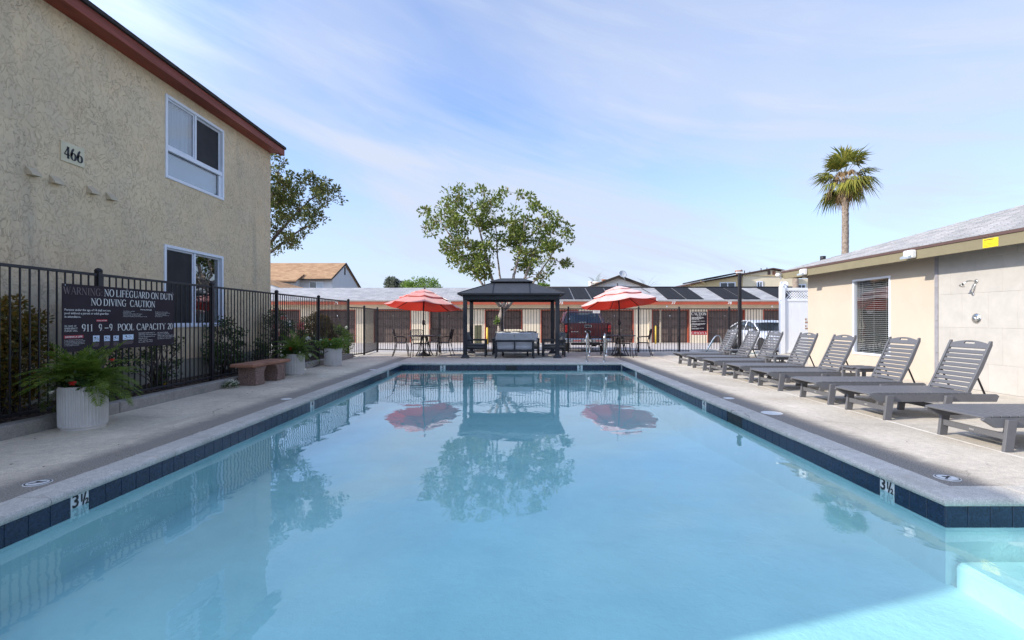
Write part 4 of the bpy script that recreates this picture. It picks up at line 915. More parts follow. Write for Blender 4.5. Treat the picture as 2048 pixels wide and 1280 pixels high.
b = MB(); b.prism([(59.4,6.18),(59.3,6.05),(60,6.2),(64.3,8.28),(71.6,5.0),(71.6,5.2),(64.3,8.55)],'x',-50,gx+.15); b.build('roof', M['shingle_tan'], h)
MB().prism([(58.0,5.65),(58.0,5.8),(60.2,6.75),(60.2,6.6)],'x',-50,-25.8).build('lower_roof', M['shingle_tan'], h)
MB().box(-25.8,59.28,5.92,gx+.15,59.33,6.10).box(-50,57.95,5.5,-25.8,58.0,5.66).build('eave_board', M['roof_edge'], h)
MB().prism([(59.3,5.98),(59.3,6.16),(64.3,8.58),(71.6,5.2),(71.6,5.0),(64.3,8.36)],'x',gx+.16,gx+.22).build('rake_board', M['roof_edge'], h)
window_far(h, (620.5-1033)*60/990,(646-1033)*60/990,4.8,5.72,59.98,dark=(1,0))
for px,py,hh in ((552,533,.5),(603,532,.55),(556,550,.5),(578,551,.25),(590,553,.35)):
    y_ = 62 if py > 540 else 64; x_ = (px-1033)*y_/990; z_ = 1.21+(639-py)*y_/990; b = MB(); b.tube([(x_,y_,z_-.4),(x_,y_,z_+hh*.4)],.09,8); b.build('roof_vent', M['brown_trim'], h)
MB().box(gx+.005,64.1,7.0,gx+.03,64.5,8.0).build('gable_vent', M['roof_edge'], h)
h = thing('house', 'small brown roofed outbuilding below the white house at the building corner', 'house', (-25,50,-.4))
x_ = lambda px,d: (px-1033)*d/990
b = MB(); b.prism([(x_(480,48),-.4),(x_(585,48),-.4),(x_(585,48),3.9),(x_(480,48),5.7)],'y',48,49.9); b.build('wall', M['wall_white'], h)
b = MB(); b.add([(x_(480,48),47.8,5.84),(x_(585,48),47.8,4.05),(x_(625,49),50,4.10),(x_(480,49),50,5.90),(x_(480,48),47.8,5.70),(x_(585,48),47.8,3.9)],[(0,1,2,3),(4,5,1,0)]); b.build('roof', M['shingle_tan'], h)
h = thing('house', 'white gabled house with a satellite dish behind the right umbrella', 'house', (10.3,50,-.4))
ax = x_(1237,50); b = MB(); b.prism([(ax-4.2,-.4),(ax+4.2,-.4),(ax+4.2,3.9),(ax,5.42),(ax-4.2,3.9)],'y',50,62); b.build('wall', M['wall_white'], h)
b = MB(); b.prism([(ax-4.6,3.80),(ax,5.45),(ax+4.6,3.80),(ax+4.6,4.0),(ax,5.68),(ax-4.6,4.0)],'y',49.6,62.4); b.build('roof', M['shingle_tan'], h)
MB().prism([(ax-4.6,3.74),(ax,5.40),(ax+4.6,3.74),(ax+4.6,3.98),(ax,5.66),(ax-4.6,3.98)],'y',49.55,49.6).build('rake_board', M['roof_edge'], h)
for x0 in (ax-.75,ax+.3): MB().box(x0,49.95,4.35,x0+.45,49.99,4.62).build('gable_vent', M['dish'], h)
for px,py,w_,hh,mm in ((1208,561,.4,.45,'terracotta'),(1181,565,.35,.7,'lamp_white'),(1193,566,.7,.3,'lamp_white')):
    xx = x_(px,52); zz = 1.21+(639-py)*52/990; b = MB(); b.tube([(xx,52,3.6),(xx,52,zz)],w_*.5,12); b.tube([(xx,52,zz),(xx,52,zz+.12)],w_*.7,12); b.build('chimney_cap', M[mm], h)
d2 = thing('satellite_dish', 'grey satellite dish on the gable of the white house behind the right umbrella', 'satellite dish', (ax+.6,49.5,5.2))
dish(d2, (x_(1245,49.5),49.5,5.72), .42, Matrix.Rotation(R(25),4,'Y') @ Matrix.Rotation(R(60),4,'X')); MB().tube([(ax+.6,49.5,5.1),(x_(1245,49.5)-.03,49.55,5.7)],.03,6).build('mast', M['dish'], d2)
h = thing('house', 'two storey yellow house with low brown gable and rooftop solar panels at right', 'house', (25,46,-.4))
d = 45; X_ = lambda px: x_(px,d); Z_ = lambda py: 1.21+(639-py)*d/990
b = MB(); b.prism([(X_(1486),-.4),(X_(1596),-.4),(X_(1596),Z_(549)),(X_(1543.8),Z_(540)),(X_(1486),Z_(550))],'y',45,57); b.box(X_(1596),46,-.4,X_(1660),57,Z_(556)); b.build('wall', M['wall_cream'], h)
b = MB(); b.prism([(X_(1390),-.4),(X_(1485.5),-.4),(X_(1485.5),Z_(550.5)),(X_(1390),Z_(567.8))],'y',45.1,57); b.build('side_wall', M['wall_yellow'], h)
b = MB(); b.prism([(X_(1380),Z_(569)),(X_(1380),Z_(566.5)),(X_(1543.8),Z_(536)),(X_(1600),Z_(546)),(X_(1600),Z_(548)),(X_(1543.8),Z_(538.4))],'y',44.75,57.5); b.build('roof', M['brown_trim'], h)
for a_,c_ in ((1402,1420),(1421,1439),(1440,1458),(1459,1478)):
    f = lambda px: Z_(566)+(Z_(535.5)-Z_(566))*(px-1380)/(1543.8-1380)+.04
    b = MB(); b.add([(X_(a_),44.3,f(a_)),(X_(c_),44.3,f(c_)),(X_(c_),50,f(c_)),(X_(a_),50,f(a_)),(X_(a_),44.3,f(a_)+.12),(X_(c_),44.3,f(c_)+.12),(X_(c_),50,f(c_)+.12),(X_(a_),50,f(a_)+.12)],[(0,1,5,4),(1,2,6,5),(2,3,7,6),(3,0,4,7),(4,5,6,7)]); b.build('solar_panel', M['solar'], h)
window_far(h, X_(1442),X_(1469.5),3.2,4.52,45.08,dark=(1,1)); window_far(h, X_(1515),X_(1523),3.2,4.60,44.98,dark=(1,1)); window_far(h, X_(1562),X_(1569.5),3.2,4.55,44.98,dark=(1,1)); window_far(h, X_(1608),X_(1622),3.2,4.40,45.98,dark=(1,1))
for a_,c_,mm in ((1535,1540.5,'brown_trim'),(1544.5,1550.5,'terracotta')): MB().box(X_(a_),44.95,Z_(549.5),X_(c_),44.99,Z_(541.8)).build('gable_vent', M[mm], h)
b = MB(); xx,zz = X_(1487.5),Z_(545); b.tube([(xx,46,zz-.3),(xx,46,zz+.15)],.25,12); b.tube([(xx,46,zz+.15),(xx,46,zz+.28)],.34,12); b.build('chimney_cap', M['terracotta'], h)
for px,py in ((1493,537),(1499,539),(1510,541),(1533,534),(1545,533)): xx,zz = X_(px),Z_(py); MB().tube([(xx,46,zz-.6),(xx,46,zz)],.04,6).build('roof_vent', M['iron'], h)
MB().box(X_(1490),44.9,Z_(551.5),X_(1560),44.96,Z_(550.5)).build('trim_line', M['wall_yellow'], h)
MB().tube([(X_(1400),44.9,Z_(563)),(X_(1405),44.9,Z_(565)),(X_(1411),44.9,Z_(568))],.07,8).build('downspout', M['wall_yellow'], h)

# ================================================================ VEGETATION
def leaves(name, centres, radii, per, size, m, parent, up=.25, aspect=.45, off=None, flatz=.8, seed=1, fold=True):
    """leaf-sized folded blades spread through small clumps"""
    g = np.random.default_rng(seed); C = np.repeat(np.asarray(centres, float), per, axis=0); rr = np.repeat(np.asarray(radii, float), per)
    n = len(C); d = g.normal(size=(n,3)); d /= np.linalg.norm(d, axis=1, keepdims=True)+1e-9; rad = g.uniform(0,1,n)**.45
    P_ = C + d*(rad*rr)[:,None]*np.array([1,1,flatz])
    t = d*.9 + g.normal(size=(n,3))*.6 + np.array([0,0,up]); t /= np.linalg.norm(t,axis=1,keepdims=True)
    q = g.normal(size=(n,3)); s = np.cross(t,q); s /= np.linalg.norm(s,axis=1,keepdims=True)+1e-9; nn = np.cross(s,t)
    L = size*g.uniform(.6,1.3,n); W = L*aspect*.5
    base_ = P_; mid = P_+t*(L*.5)[:,None]-nn*(L*.06)[:,None]; tip = P_+t*L[:,None]; l = mid+s*W[:,None]+nn*(W*.4)[:,None]; r_ = mid-s*W[:,None]+nn*(W*.4)[:,None]
    V = np.stack([base_,l,tip,r_],axis=1).reshape(-1,3); i = np.arange(n)*4
    Fa = np.concatenate([np.stack([i,i+1,i+2],1),np.stack([i,i+2,i+3],1)]) if fold else None
    o_ = tuple(WL(parent)) if off is None else off
    return soup(name, V, Fa, m, parent, o_)
def limb(b, p, q, r0, r1, wob=.1, n=7, seed=0):
    g = random.Random(seed); p = Vector(p); q = Vector(q); pts = []; L = (q-p).length; up = Vector((0,0,1))
    for i in range(n+1):
        t = i/n; v = p.lerp(q, t) + up*(math.sin(t*PI)*L*.08); 
        if 0 < i < n: v += Vector((g.uniform(-1,1),g.uniform(-1,1),g.uniform(-.6,.6)))*wob*L*.25
        pts.append(v)
    b.tube(pts, [r0+(r1-r0)*i/n for i in range(n+1)], 7 if r0 > .04 else 5); return pts
def crown_tree(name, label, base, stems, lobes, D, depth, mleaf, mbark, leaf=.12, dens=1.0, per=34, crad=.26, seed=3, group=None, trunk_r=.16, aspect=.42):
    """lobes: ellipses (cx,cy,rx,ry) as measured in the photo, set at distance D and spread in depth"""
    g = random.Random(seed); t = thing(name, label, 'tree', base, group); k = D/990
    cen = []
    for (cx,cy,rx,ry) in lobes:
        n = max(2, int(rx*ry/62*dens))
        for _ in range(n):
            while True:
                u,v = g.uniform(-1,1), g.uniform(-1,1)
                if u*u+v*v <= 1: break
            zz = math.sqrt(max(0,1-u*u-v*v*.6)); cen.append(Vector(((cx+u*rx-1033)*k, D+g.uniform(-1,1)*depth*zz, CAMZ+(639-(cy+v*ry))*k)))
    nodes = []; b = MB()
    for i,(path, r0, r1) in enumerate(stems):
        pts = [Vector(p) for p in path]; fine = []
        for a,c in zip(pts[:-1],pts[1:]):
            for j in range(4): fine.append(a.lerp(c,j/4)+Vector((g.uniform(-1,1),g.uniform(-1,1),0))*r0*.25)
        fine.append(pts[-1]); m_ = len(fine); rr = [r0+(r1-r0)*q/(m_-1) for q in range(m_)]
        b.tube(fine, rr, 9); nodes += [(fine[q], rr[q]) for q in range(m_//3, m_)]
    br = MB()
    for ci, c in enumerate(sorted(cen, key=lambda c: (c-Vector(base)).length)):
        best = min(nodes, key=lambda n_: (n_[0]-c).length + max(0, n_[0].z-c.z)*1.2)
        if (best[0]-c).length > .35:
            r0 = max(.008, min(best[1]*.6, .05)); pts = limb(br, best[0], c, r0, .006, .35, 5, ci)
            nodes += [(pts[2], r0*.7),(pts[3], r0*.55),(pts[4], r0*.4)]
    b.build('trunk', M[mbark], t); tag(br.build('branches', M[mbark], t), kind='stuff')
    leaves('crown', [tuple(c) for c in cen], [crad*g.uniform(.7,1.35) for _ in cen], per, leaf, M[mleaf], t, seed=seed, aspect=aspect)
    return t
k21 = 20.6/990; Q = lambda px,py,dy=0: ((px-1033)*k21, 20.6+dy, CAMZ+(639-py)*k21)
lob = [(900,410,32,20),(945,398,32,18),(983,408,26,20),(888,447,28,22),(935,440,42,30),(980,447,26,30),(898,487,28,24),(942,490,36,30),(925,523,22,17),(968,520,24,34),(957,548,16,13),(1001,394,10,13),(1050,404,18,13),(1037,440,28,20),(1085,430,28,18),(1113,450,22,20),(1062,470,42,28),(1112,484,30,25),(1021,490,26,25),(1040,520,28,20),(1085,515,30,20),(1119,530,17,15),(1060,540,20,10),(1015,455,18,18),(1098,545,14,10),(1075,552,14,8),(985,545,16,14),(940,528,16,12),(868,468,12,10),(860,427,10,8)]
crown_tree('broadleaf_tree','large multi-stemmed leafy tree with pale trunk rising behind the dark gazebo', (-.75,20.6,-.2),
   [([Q(1003,703),Q(1001,660),Q(1004,625),Q(1006,612)],.15,.11),([Q(1006,625),Q(1020,606),Q(1032,590),Q(1048,560),Q(1062,520),Q(1085,470)],.10,.025),([Q(1004,622),Q(1012,600,-.3),Q(1026,560,-.3),Q(1030,540),Q(1040,500),Q(1050,440)],.09,.02),
    ([Q(1004,620),Q(996,598,.3),Q(985,560,.3),Q(972,510),Q(955,450),Q(940,400)],.09,.02),([Q(1003,615),Q(985,596,-.4),Q(962,565),Q(930,520),Q(905,480),Q(880,440)],.07,.02),([Q(1022,604),Q(1045,592,.4),Q(1070,560,.5),Q(1090,530,.4),Q(1115,490)],.07,.02),([Q(1000,600),Q(1000,560,.8),Q(993,500,.8),Q(990,430)],.06,.015)],
   lob, 20.6, 1.7, 'leaf_main', 'bark', leaf=.145, dens=1.08, per=52, crad=.215, seed=11, aspect=.5)
k22 = 22/990; Q = lambda px,py,dy=0: ((px-1033)*k22, 22+dy, CAMZ+(639-py)*k22)
lob = [(560,343,22,20),(588,368,45,28),(640,372,34,20),(605,402,45,28),(652,398,18,14),(560,400,28,42),(572,450,42,22),(622,436,30,14),(552,482,32,20),(598,478,22,12),(500,400,60,60),(470,440,50,50),(633,455,14,7)]
crown_tree('broadleaf_tree','golden-green leafy tree leaning out from behind the stucco building corner', ((500-1033)*k22,22,-.2),
   [([Q(500,700),Q(498,600),Q(505,520),Q(520,460)],.2,.10),([Q(505,520),Q(545,480),Q(580,440),Q(620,400),Q(655,380)],.09,.02),([Q(505,530),Q(560,490),Q(600,460),Q(630,445)],.07,.02),([Q(510,480),Q(530,430),Q(550,380),Q(560,335)],.08,.02)],
   lob, 22, 1.8, 'leaf_gold', 'bark_dark', leaf=.14, dens=1.2, per=50, crad=.24, seed=5, aspect=.5)
def simple_tree(label, px, py, w, h, D, m, seed, leaf=.3):
    k = D/990; x = (px-1033)*k; z = CAMZ+(639-py)*k; g = random.Random(seed); t = thing('tree', label, 'tree', (x,D,-.4))
    b = MB(); b.tube([(x,D,-.4),(x+.1,D,z-h*k*.2),(x,D,z+h*k*.3)],[.22,.14,.05],8); 
    cen = []
    for _ in range(46):
        a,e = g.uniform(0,2*PI), g.uniform(-1,1); r_ = g.uniform(.45,1)**.6; cen.append((x+math.cos(a)*math.sqrt(1-e*e)*w*k*.42*r_, D+math.sin(a)*math.sqrt(1-e*e)*w*k*.42*r_, z+e*h*k*.42*r_))
    for c in cen[::3]: limb(b,(x,D,z-h*k*.25),c,.06,.01,.2,4,seed)
    b.build('trunk', M['bark_dark'], t)
    leaves('crown', cen, [w*k*g.uniform(.10,.17) for _ in cen], 90, leaf, M[m], t, seed=seed)
simple_tree('sparse grey-green tree far beyond the garage roof, left of the red umbrella', 785, 572, 34, 40, 75, 'leaf_grey', 1, .28)
simple_tree('dark little tree beside the grey-green one beyond the garage roof', 806, 576, 18, 28, 74, 'leaf_grey', 2, .25)
simple_tree('rounded bright green tree beyond the garage roof above the left umbrella', 845, 577, 82, 44, 60, 'leaf_bright', 3, .26)
simple_tree('bright green treetop just right of the gazebo roof peak', 1084, 580, 34, 26, 60, 'leaf_bright', 4, .26)
# ---- palms
def fan_frond(V, Fc, o, d, up, L, g, n=19, spread=2.7, droop=.25):
    d = d.normalized(); s = d.cross(up).normalized(); u = s.cross(d)
    hub = o + d*L*.45 - Vector((0,0,droop*L*.15))
    b0 = len(V); w = .018
    V += [o-s*w, o+s*w, hub+s*w, hub-s*w]; Fc.append((b0,b0+1,b0+2,b0+3))
    for i in range(n):
        a = (i/(n-1)-.5)*spread; dd = (d*math.cos(a)+s*math.sin(a)); l = L*.62*(1-.25*abs(a)/1.4)*g.uniform(.9,1.1)
        m_ = hub+dd*l*.55+u*.05*L+Vector((g.uniform(-1,1),g.uniform(-1,1),g.uniform(-1,1)))*.02*L; tip = hub+dd*l*g.uniform(.85,1.15) - Vector((0,0,droop*L*g.uniform(.5,1.6))); pw_ = (s*math.cos(a) - d*math.sin(a))*.027*L
        b0 = len(V); V += [hub, m_-pw_, tip, m_+pw_]; Fc.append((b0,b0+1,b0+2,b0+3))
def palm(label, x, y, zc, r_t, L, seed, nf=44, dead=True):
    g = random.Random(seed); t = thing('palm_tree', label, 'palm tree', (x,y,-.4)); b = MB()
    n = 60; pts = []; rad = []
    for i in range(n+1): f = i/n; pts.append((x+.12*math.sin(f*2.2),y,-.4+(zc+.2)*f)); rad.append(r_t*(1.15-.25*f)*(1+.07*(i%2)) if f < .93 else r_t*1.05)
    b.tube(pts, rad, 14, smooth=False)
    for i in range(260):
        f = g.uniform(.1,1); a = g.uniform(0,6.28); rr = r_t*(1.13-.25*f); xx = x+.12*math.sin(f*2.2)+math.cos(a)*rr; yy = y+math.sin(a)*rr; zz = -.4+(zc+.2)*f
        b.add([(xx-math.sin(a)*.05,yy+math.cos(a)*.05,zz),(xx+math.sin(a)*.05,yy-math.cos(a)*.05,zz),(xx+math.cos(a)*.05,yy+math.sin(a)*.05,zz+.11)],[(0,1,2)])
    b.build('trunk', M['palm_bark'], t)
    top = Vector((x+.12*math.sin(2.2),y,zc-.2)); V,Fc = [],[]
    for i in range(nf):
        el = g.uniform(-.85,1.35); a = i*2.399+g.uniform(-.2,.2); d = Vector((math.cos(a)*math.cos(el),math.sin(a)*math.cos(el),math.sin(el)))
        fan_frond(V,Fc,top+Vector((0,0,.3*el)),d,Vector((0,0,1)) if abs(el) < 1.2 else Vector((1,0,0)),L*g.uniform(.78,1.12),g,droop=.11 if el > 0 else .22)
    soup('fronds', [tuple(v) for v in V], np.array(Fc), M['leaf_fan'], t, tuple(WL(t)))
    if dead:
        V,Fc = [],[]
        for i in range(46):
            el = g.uniform(-1.3,.9); a = i*2.399; d = Vector((math.cos(a)*math.cos(el),math.sin(a)*math.cos(el),math.sin(el))); fan_frond(V,Fc,top-Vector((0,0,.15)),d,Vector((0,0,1)),L*g.uniform(.35,.72),g,9,1.2,.5)
        soup('dry_fronds', [tuple(v) for v in V], np.array(Fc), M['leaf_dead'], t, tuple(WL(t)))
palm('tall fan palm with shaggy crown towering over the pool building roof', (1687-1033)*33/990, 33, 1.21+(639-352)*33/990, .20, 1.95, 4, nf=44)
def feather_palm(label, px, py, D, L, n, seed, m='leaf_palm', lean=0):
    g = random.Random(seed); k = D/990; x = (px-1033)*k; z = CAMZ+(639-py)*k; t = thing('palm_tree', label, 'palm tree', (x,D,-.4))
    MB().tube([(x,D,-.4),(x,D,z)],[.2,.16],10).build('trunk', M['palm_bark'], t); V,Fc = [],[]
    for i in range(n):
        a = g.uniform(0,6.28); el = g.uniform(.3,1.35); d = Vector((math.cos(a)*math.cos(el),math.sin(a)*math.cos(el),math.sin(el))); frond(V,Fc,Vector((x,D,z-.2)),d,L*g.uniform(.8,1.1),g,20,.28)
    soup('fronds', [tuple(v) for v in V], np.array(Fc), M[m], t, tuple(WL(t)))
def frond(V, Fc, o, d, L, g, nl=26, ll=.16, grav=1.0, wid=.0045):
    p = Vector(o); dd = Vector(d).normalized(); st_ = L/12; pts = [Vector(p)]; dirs = [Vector(dd)]
    for i in range(12): dd = (dd+Vector((0,0,-.105*grav))).normalized(); p = p+dd*st_; pts.append(Vector(p)); dirs.append(Vector(dd))
    for i in range(12):
        s = dirs[i].cross(Vector((0,0,1))); s = (s.normalized() if s.length > .05 else Vector((1,0,0)))*wid*(1.4-i/12); b0 = len(V); V += [pts[i]-s,pts[i]+s,pts[i+1]+s*.8,pts[i+1]-s*.8]; Fc.append((b0,b0+1,b0+2,b0+3))
    for j in range(nl):
        f = .14+.86*(j+.5)/nl; q = f*12; i = min(11,int(q)); c = pts[i].lerp(pts[i+1],q-i); dr = dirs[i]; s = dr.cross(Vector((0,0,1))); s = s.normalized() if s.length > .05 else Vector((1,0,0)); u = s.cross(dr)
        l = ll*math.sin(PI*min(1,.22+f*.72))*g.uniform(.85,1.1)
        for sg in (-1,1):
            ld = (dr*.75+s*sg*.8+u*g.uniform(.05,.35)).normalized(); tip = c+ld*l-Vector((0,0,l*l*.8+l*.1)); m_ = c+ld*l*.45; w = dr*ll*.055
            b0 = len(V); V += [c,m_-w,tip,m_+w]; Fc.append((b0,b0+1,b0+2,b0+3))
feather_palm('yellow-green feather palm crown left of the white gabled house', 1192, 568, 54, 1.6, 12, 21, 'leaf_grey')
feather_palm('drooping feather palm to the right of the white gabled house', 1293, 577, 52, 2.0, 14, 22, 'leaf_grey')
feather_palm('upright yellow-green palm tip beside the white gabled house chimney', 1186, 572, 56, 2.2, 4, 23, 'leaf_bright')
feather_palm('small yellow-green palm tip behind the far corner of the pool house roof', 1591, 542, 30, .7, 6, 24, 'leaf_bright')
# ---- planted pots
rib = lambda r_, z, j: r_*(1.0 if (j % 4) in (0,1) else .965)
def pot(name, label, x, y, r_, h, nrib=44, group='ribbed planters along the left kerb'):
    t = thing(name, label, 'planter', (x,y,0), group); n = nrib*4
    rb_ = lambda q, z, j: (q*(1.0 if (j % 4) in (0,1) else .955)) if .045 < z < h-.005 and q > r_*.9 else q
    MB().lathe([(r_*.90,0),(r_*.90,.022),(r_*.955,.026),(r_*.975,.04),(r_*.98,.046),(r_*.995,h*.5),(r_,h-.006),(r_*.985,h),(r_*.90,h),(r_*.88,h-.07)], n, rfun=rb_, smooth=False).build('pot', M['pot'], t, world=False)
    MB().lathe([(r_*.89,h-.06),(r_*.5,h-.045),(0,h-.04)],24).build('potting_soil', M['soil'], t, world=False)
    return t
P1 = (-4.865,5.56); P2 = (-4.87,10.86); P3_ = (-4.80,12.95)
pot('ribbed_planter','largest cream ribbed planter, nearest the camera under the warning sign',*P1,.222,.475,44)
pot('ribbed_planter','cream ribbed planter standing just behind the red bench',*P2,.212,.465,40)
pot('ribbed_planter','farthest cream ribbed planter, planted with low flowering greenery',*P3_,.22,.46,40)
def potted_palm(label, x, y, z, L, nf, seed, flowers):
    g = random.Random(seed); t = thing('potted_palm', label, 'plant', (x,y,z)); V,Fc = [],[]; nl,ll = 24,.16*L/.6
    for i in range(nf):
        a = i*2.399+g.uniform(-.25,.25); el = g.choice([g.uniform(.9,1.4), g.uniform(.35,1.0), g.uniform(.1,.6)])
        if math.sin(a) < -.3 and el < .62 and i % 9: el += .5
        d = Vector((math.cos(a)*math.cos(el),math.sin(a)*math.cos(el),math.sin(el)))
        o = Vector((x+g.uniform(-.09,.09),y+g.uniform(-.09,.09),z)); frond(V,Fc,o,d,L*g.uniform(.75,1.1),g,nl,ll,1.15)
    o = soup('fronds', [tuple(v) for v in V], np.array(Fc), M['leaf_palm'], t, tuple(WL(t)))
    cen = [(x+g.uniform(-1,1)*.18,y+g.uniform(-1,1)*.18,z+g.uniform(-.02,.12)) for _ in range(46)]
    o = leaves('underplanting', cen, [.07]*46, 30, .055, M['leaf_dark'], t, seed=seed, aspect=.5); tag(o, kind='stuff')
    for (dx,dy,dz,c,s) in flowers:
        leaves('blossom', [(x+dx,y+dy,z+dz)], [.018*s], 26, .03*s, M[c], t, seed=seed+3, aspect=.8)
    return t
potted_palm('bushy feathery green palm spilling from the largest ribbed planter', *P1, .46, .60, 84, 31, [(.14,-.30,.07,'red_petal',.85),(.36,-.05,.30,'red_petal',.6),(-.30,-.20,.13,'pink_petal',.6),(-.05,-.34,-.02,'white_petal',.6)])
potted_palm('feathery green palm in the planter behind the red bench', *P2, .45, .58, 44, 32, [(.02,-.24,.14,'red_petal',1.0),(-.16,-.25,-.01,'white_petal',1.1),(.20,-.2,.05,'white_petal',.7),(.34,0,-.02,'white_petal',1.0)])
t = thing('flowering_greenery','low green plant with small white and red flowers in the farthest planter','plant',(P3_[0],P3_[1],.45)); g = random.Random(3)
cen = [(P3_[0]+g.uniform(-1,1)*.30,P3_[1]+g.uniform(-1,1)*.26,.48+g.uniform(0,.18)) for _ in range(60)]
leaves('foliage', cen, [.08]*60, 50, .05, M['leaf_bright'], t, seed=9, aspect=.45)
for i in range(14): c = (P3_[0]+g.uniform(-.3,.32),P3_[1]+g.uniform(-.3,.1),.50+g.uniform(0,.2)); leaves('blossom', [c], [.014], 14, .024, M['white_petal' if i % 3 else 'red_petal'], t, seed=i, aspect=.8)
t = thing('white_flowers','small mound of tiny white flowers growing at the kerb before the bench','plant',(-5.02,8.72,0)); g = random.Random(8)
cen = [(-5.02+g.uniform(-1,1)*.085,8.72+g.uniform(-1,1)*.11,.03+g.uniform(0,.09)) for _ in range(40)]
leaves('foliage', cen, [.03]*40, 18, .022, M['leaf_dark'], t, seed=2)
leaves('blossoms', [(c[0],c[1],c[2]+.03) for c in cen], [.022]*40, 12, .016, M['white_petal'], t, seed=4, aspect=.8)
MB().tube([(P3_[0]-.02,P3_[1]-.28,.40),(P3_[0]-.22,P3_[1]-.30,.30),(P3_[0]-.28,P3_[1]-.2,.05),(-5.12,12.5,.02)],.008,6).build('irrigation_hose', M['hose'], None)
tag(bpy.data.objects['irrigation_hose'],'thin dark irrigation hose curling over the farthest planter','hose')
# ---- shrubs in the bed
def shrub(name, label, x, y, z, w, h, n, m, seed, leaf=.05, per=40, flowers=(), stems=True, cr=.10, dome=False, cat='shrub', wy=None):
    g = random.Random(seed); t = thing(name, label, cat, (x,y,z)); cen = []; wy = wy or w
    while len(cen) < n:
        a = Vector((g.uniform(-1,1),g.uniform(-1,1),g.uniform(-1,1)))
        if a.length > 1: continue
        if dome: a = a.normalized()*g.uniform(.78,1)
        cen.append((x+a.x*w/2,y+a.y*wy/2,z+h/2+a.z*h/2))
    b = MB()
    for c in cen[::(1 if n < 40 else 3)]: limb(b,(x+g.uniform(-.08,.08),y+g.uniform(-.08,.08),z),c,.012,.004,.25,5,g.randint(0,999))
    b.build('stems', M['bark_dark'], t); leaves('foliage', cen, [cr*g.uniform(.7,1.3) for _ in cen], per, leaf, M[m], t, seed=seed, aspect=.5)
    for i,(dx,dy,dz,c,s) in enumerate(flowers): leaves('blossom', [(x+dx,y+dy,z+dz)], [.03*s], 40, .05*s, M[c], t, seed=seed+i, aspect=.85)
    return t
shrub('round_bush','rounded orange-tipped clipped bush behind the fence near the far corner', -6.1,15.1,.1,1.05,1.3,210,'leaf_orange',41,.05,60,dome=True,cr=.09)
shrub('orange_bush','tall orange-tipped bush behind the left end of the warning sign', -5.95,5.75,.1,.75,1.45,150,'leaf_orange',42,.06,46,cr=.11)
shrub('orange_bush','dark orange-green bush behind the fence at the left edge', -6.0,4.9,.1,.8,1.35,110,'leaf_orange',43,.06,40,cr=.11)
shrub('rose_bush','dark leafy rose with one yellow bloom behind the right end of the warning sign', -5.85,8.1,.1,.65,1.1,34,'leaf_dark',44,.05,30,[(.08,-.02,.98,'yellow_petal',1.25),(.1,.02,.05,'yellow_petal',.6)],cr=.09,wy=.9)
shrub('rose_bush','dark rose bush behind the fence under the middle of the warning sign', -5.85,7.0,.1,.6,.95,30,'leaf_dark',45,.05,30,cr=.09)
shrub('leafy_bush','green leafy bush behind the fence before the lower window', -5.95,10.1,.1,.75,1.15,64,'leaf_dark',46,.06,34,cr=.12)
shrub('leafy_bush','small green bush low against the building footing near the bench', -6.0,11.5,.1,.5,.6,22,'leaf_dark',47,.05,28,cr=.09)
shrub('rose_bush','tall rose bush with pink blooms at the stucco building corner', -5.95,12.2,.1,.7,1.35,60,'leaf_dark',48,.05,36,[(.25,-.1,1.15,'pink_petal',1.0),(.1,-.2,.95,'pink_petal',1.2),(.15,-.2,.75,'pink_petal',1.0)],cr=.11)
shrub('rose_bush','rose bush with white and coral blooms behind the middle planter', -5.9,13.0,.1,.8,1.1,60,'leaf_dark',49,.05,36,[(-.1,-.2,1.15,'white_petal',1.3),(0,-.25,1.0,'white_petal',1.4),(.35,-.25,.95,'pink_petal',1.9),(.5,-.2,.62,'white_petal',.9)],cr=.11)
fl = [(random.uniform(-.5,.5),random.uniform(-.5,.1),random.uniform(.3,1.0),'white_petal',.7) for _ in range(16)]
shrub('flowering_bush','yellow-green bush dotted with white flowers at the far left fence corner', -5.75,15.6,.05,1.3,.95,110,'leaf_bright',50,.05,40,fl,cr=.12,wy=.8)
shrub('leafy_bush','low dark ground shrub with white flowers behind the second planter', -5.75,13.9,.1,.8,.7,50,'leaf_dark',51,.05,34,[(.2,-.2,.5,'white_petal',.7),(.3,-.1,.2,'white_petal',.9),(.1,-.3,.1,'white_petal',.7)],cr=.11)
# planter bed round the trunk of the main tree
b = MB(); b.lathe([(1.5,-.19),(1.3,-.10),(.6,-.04),(0,0)],28,(-.75,20.6,0)); tag(b.build('tree_bed_mulch', M['soil']), kind='structure')
leaves_o = shrub('trunk_sprout','tuft of yellow-green sprouts on the pale tree trunk behind the gazebo',(994-1033)*20.4/990,20.4,.95,.14,.42,10,'leaf_bright',52,.09,12,cr=.06,cat='plant')
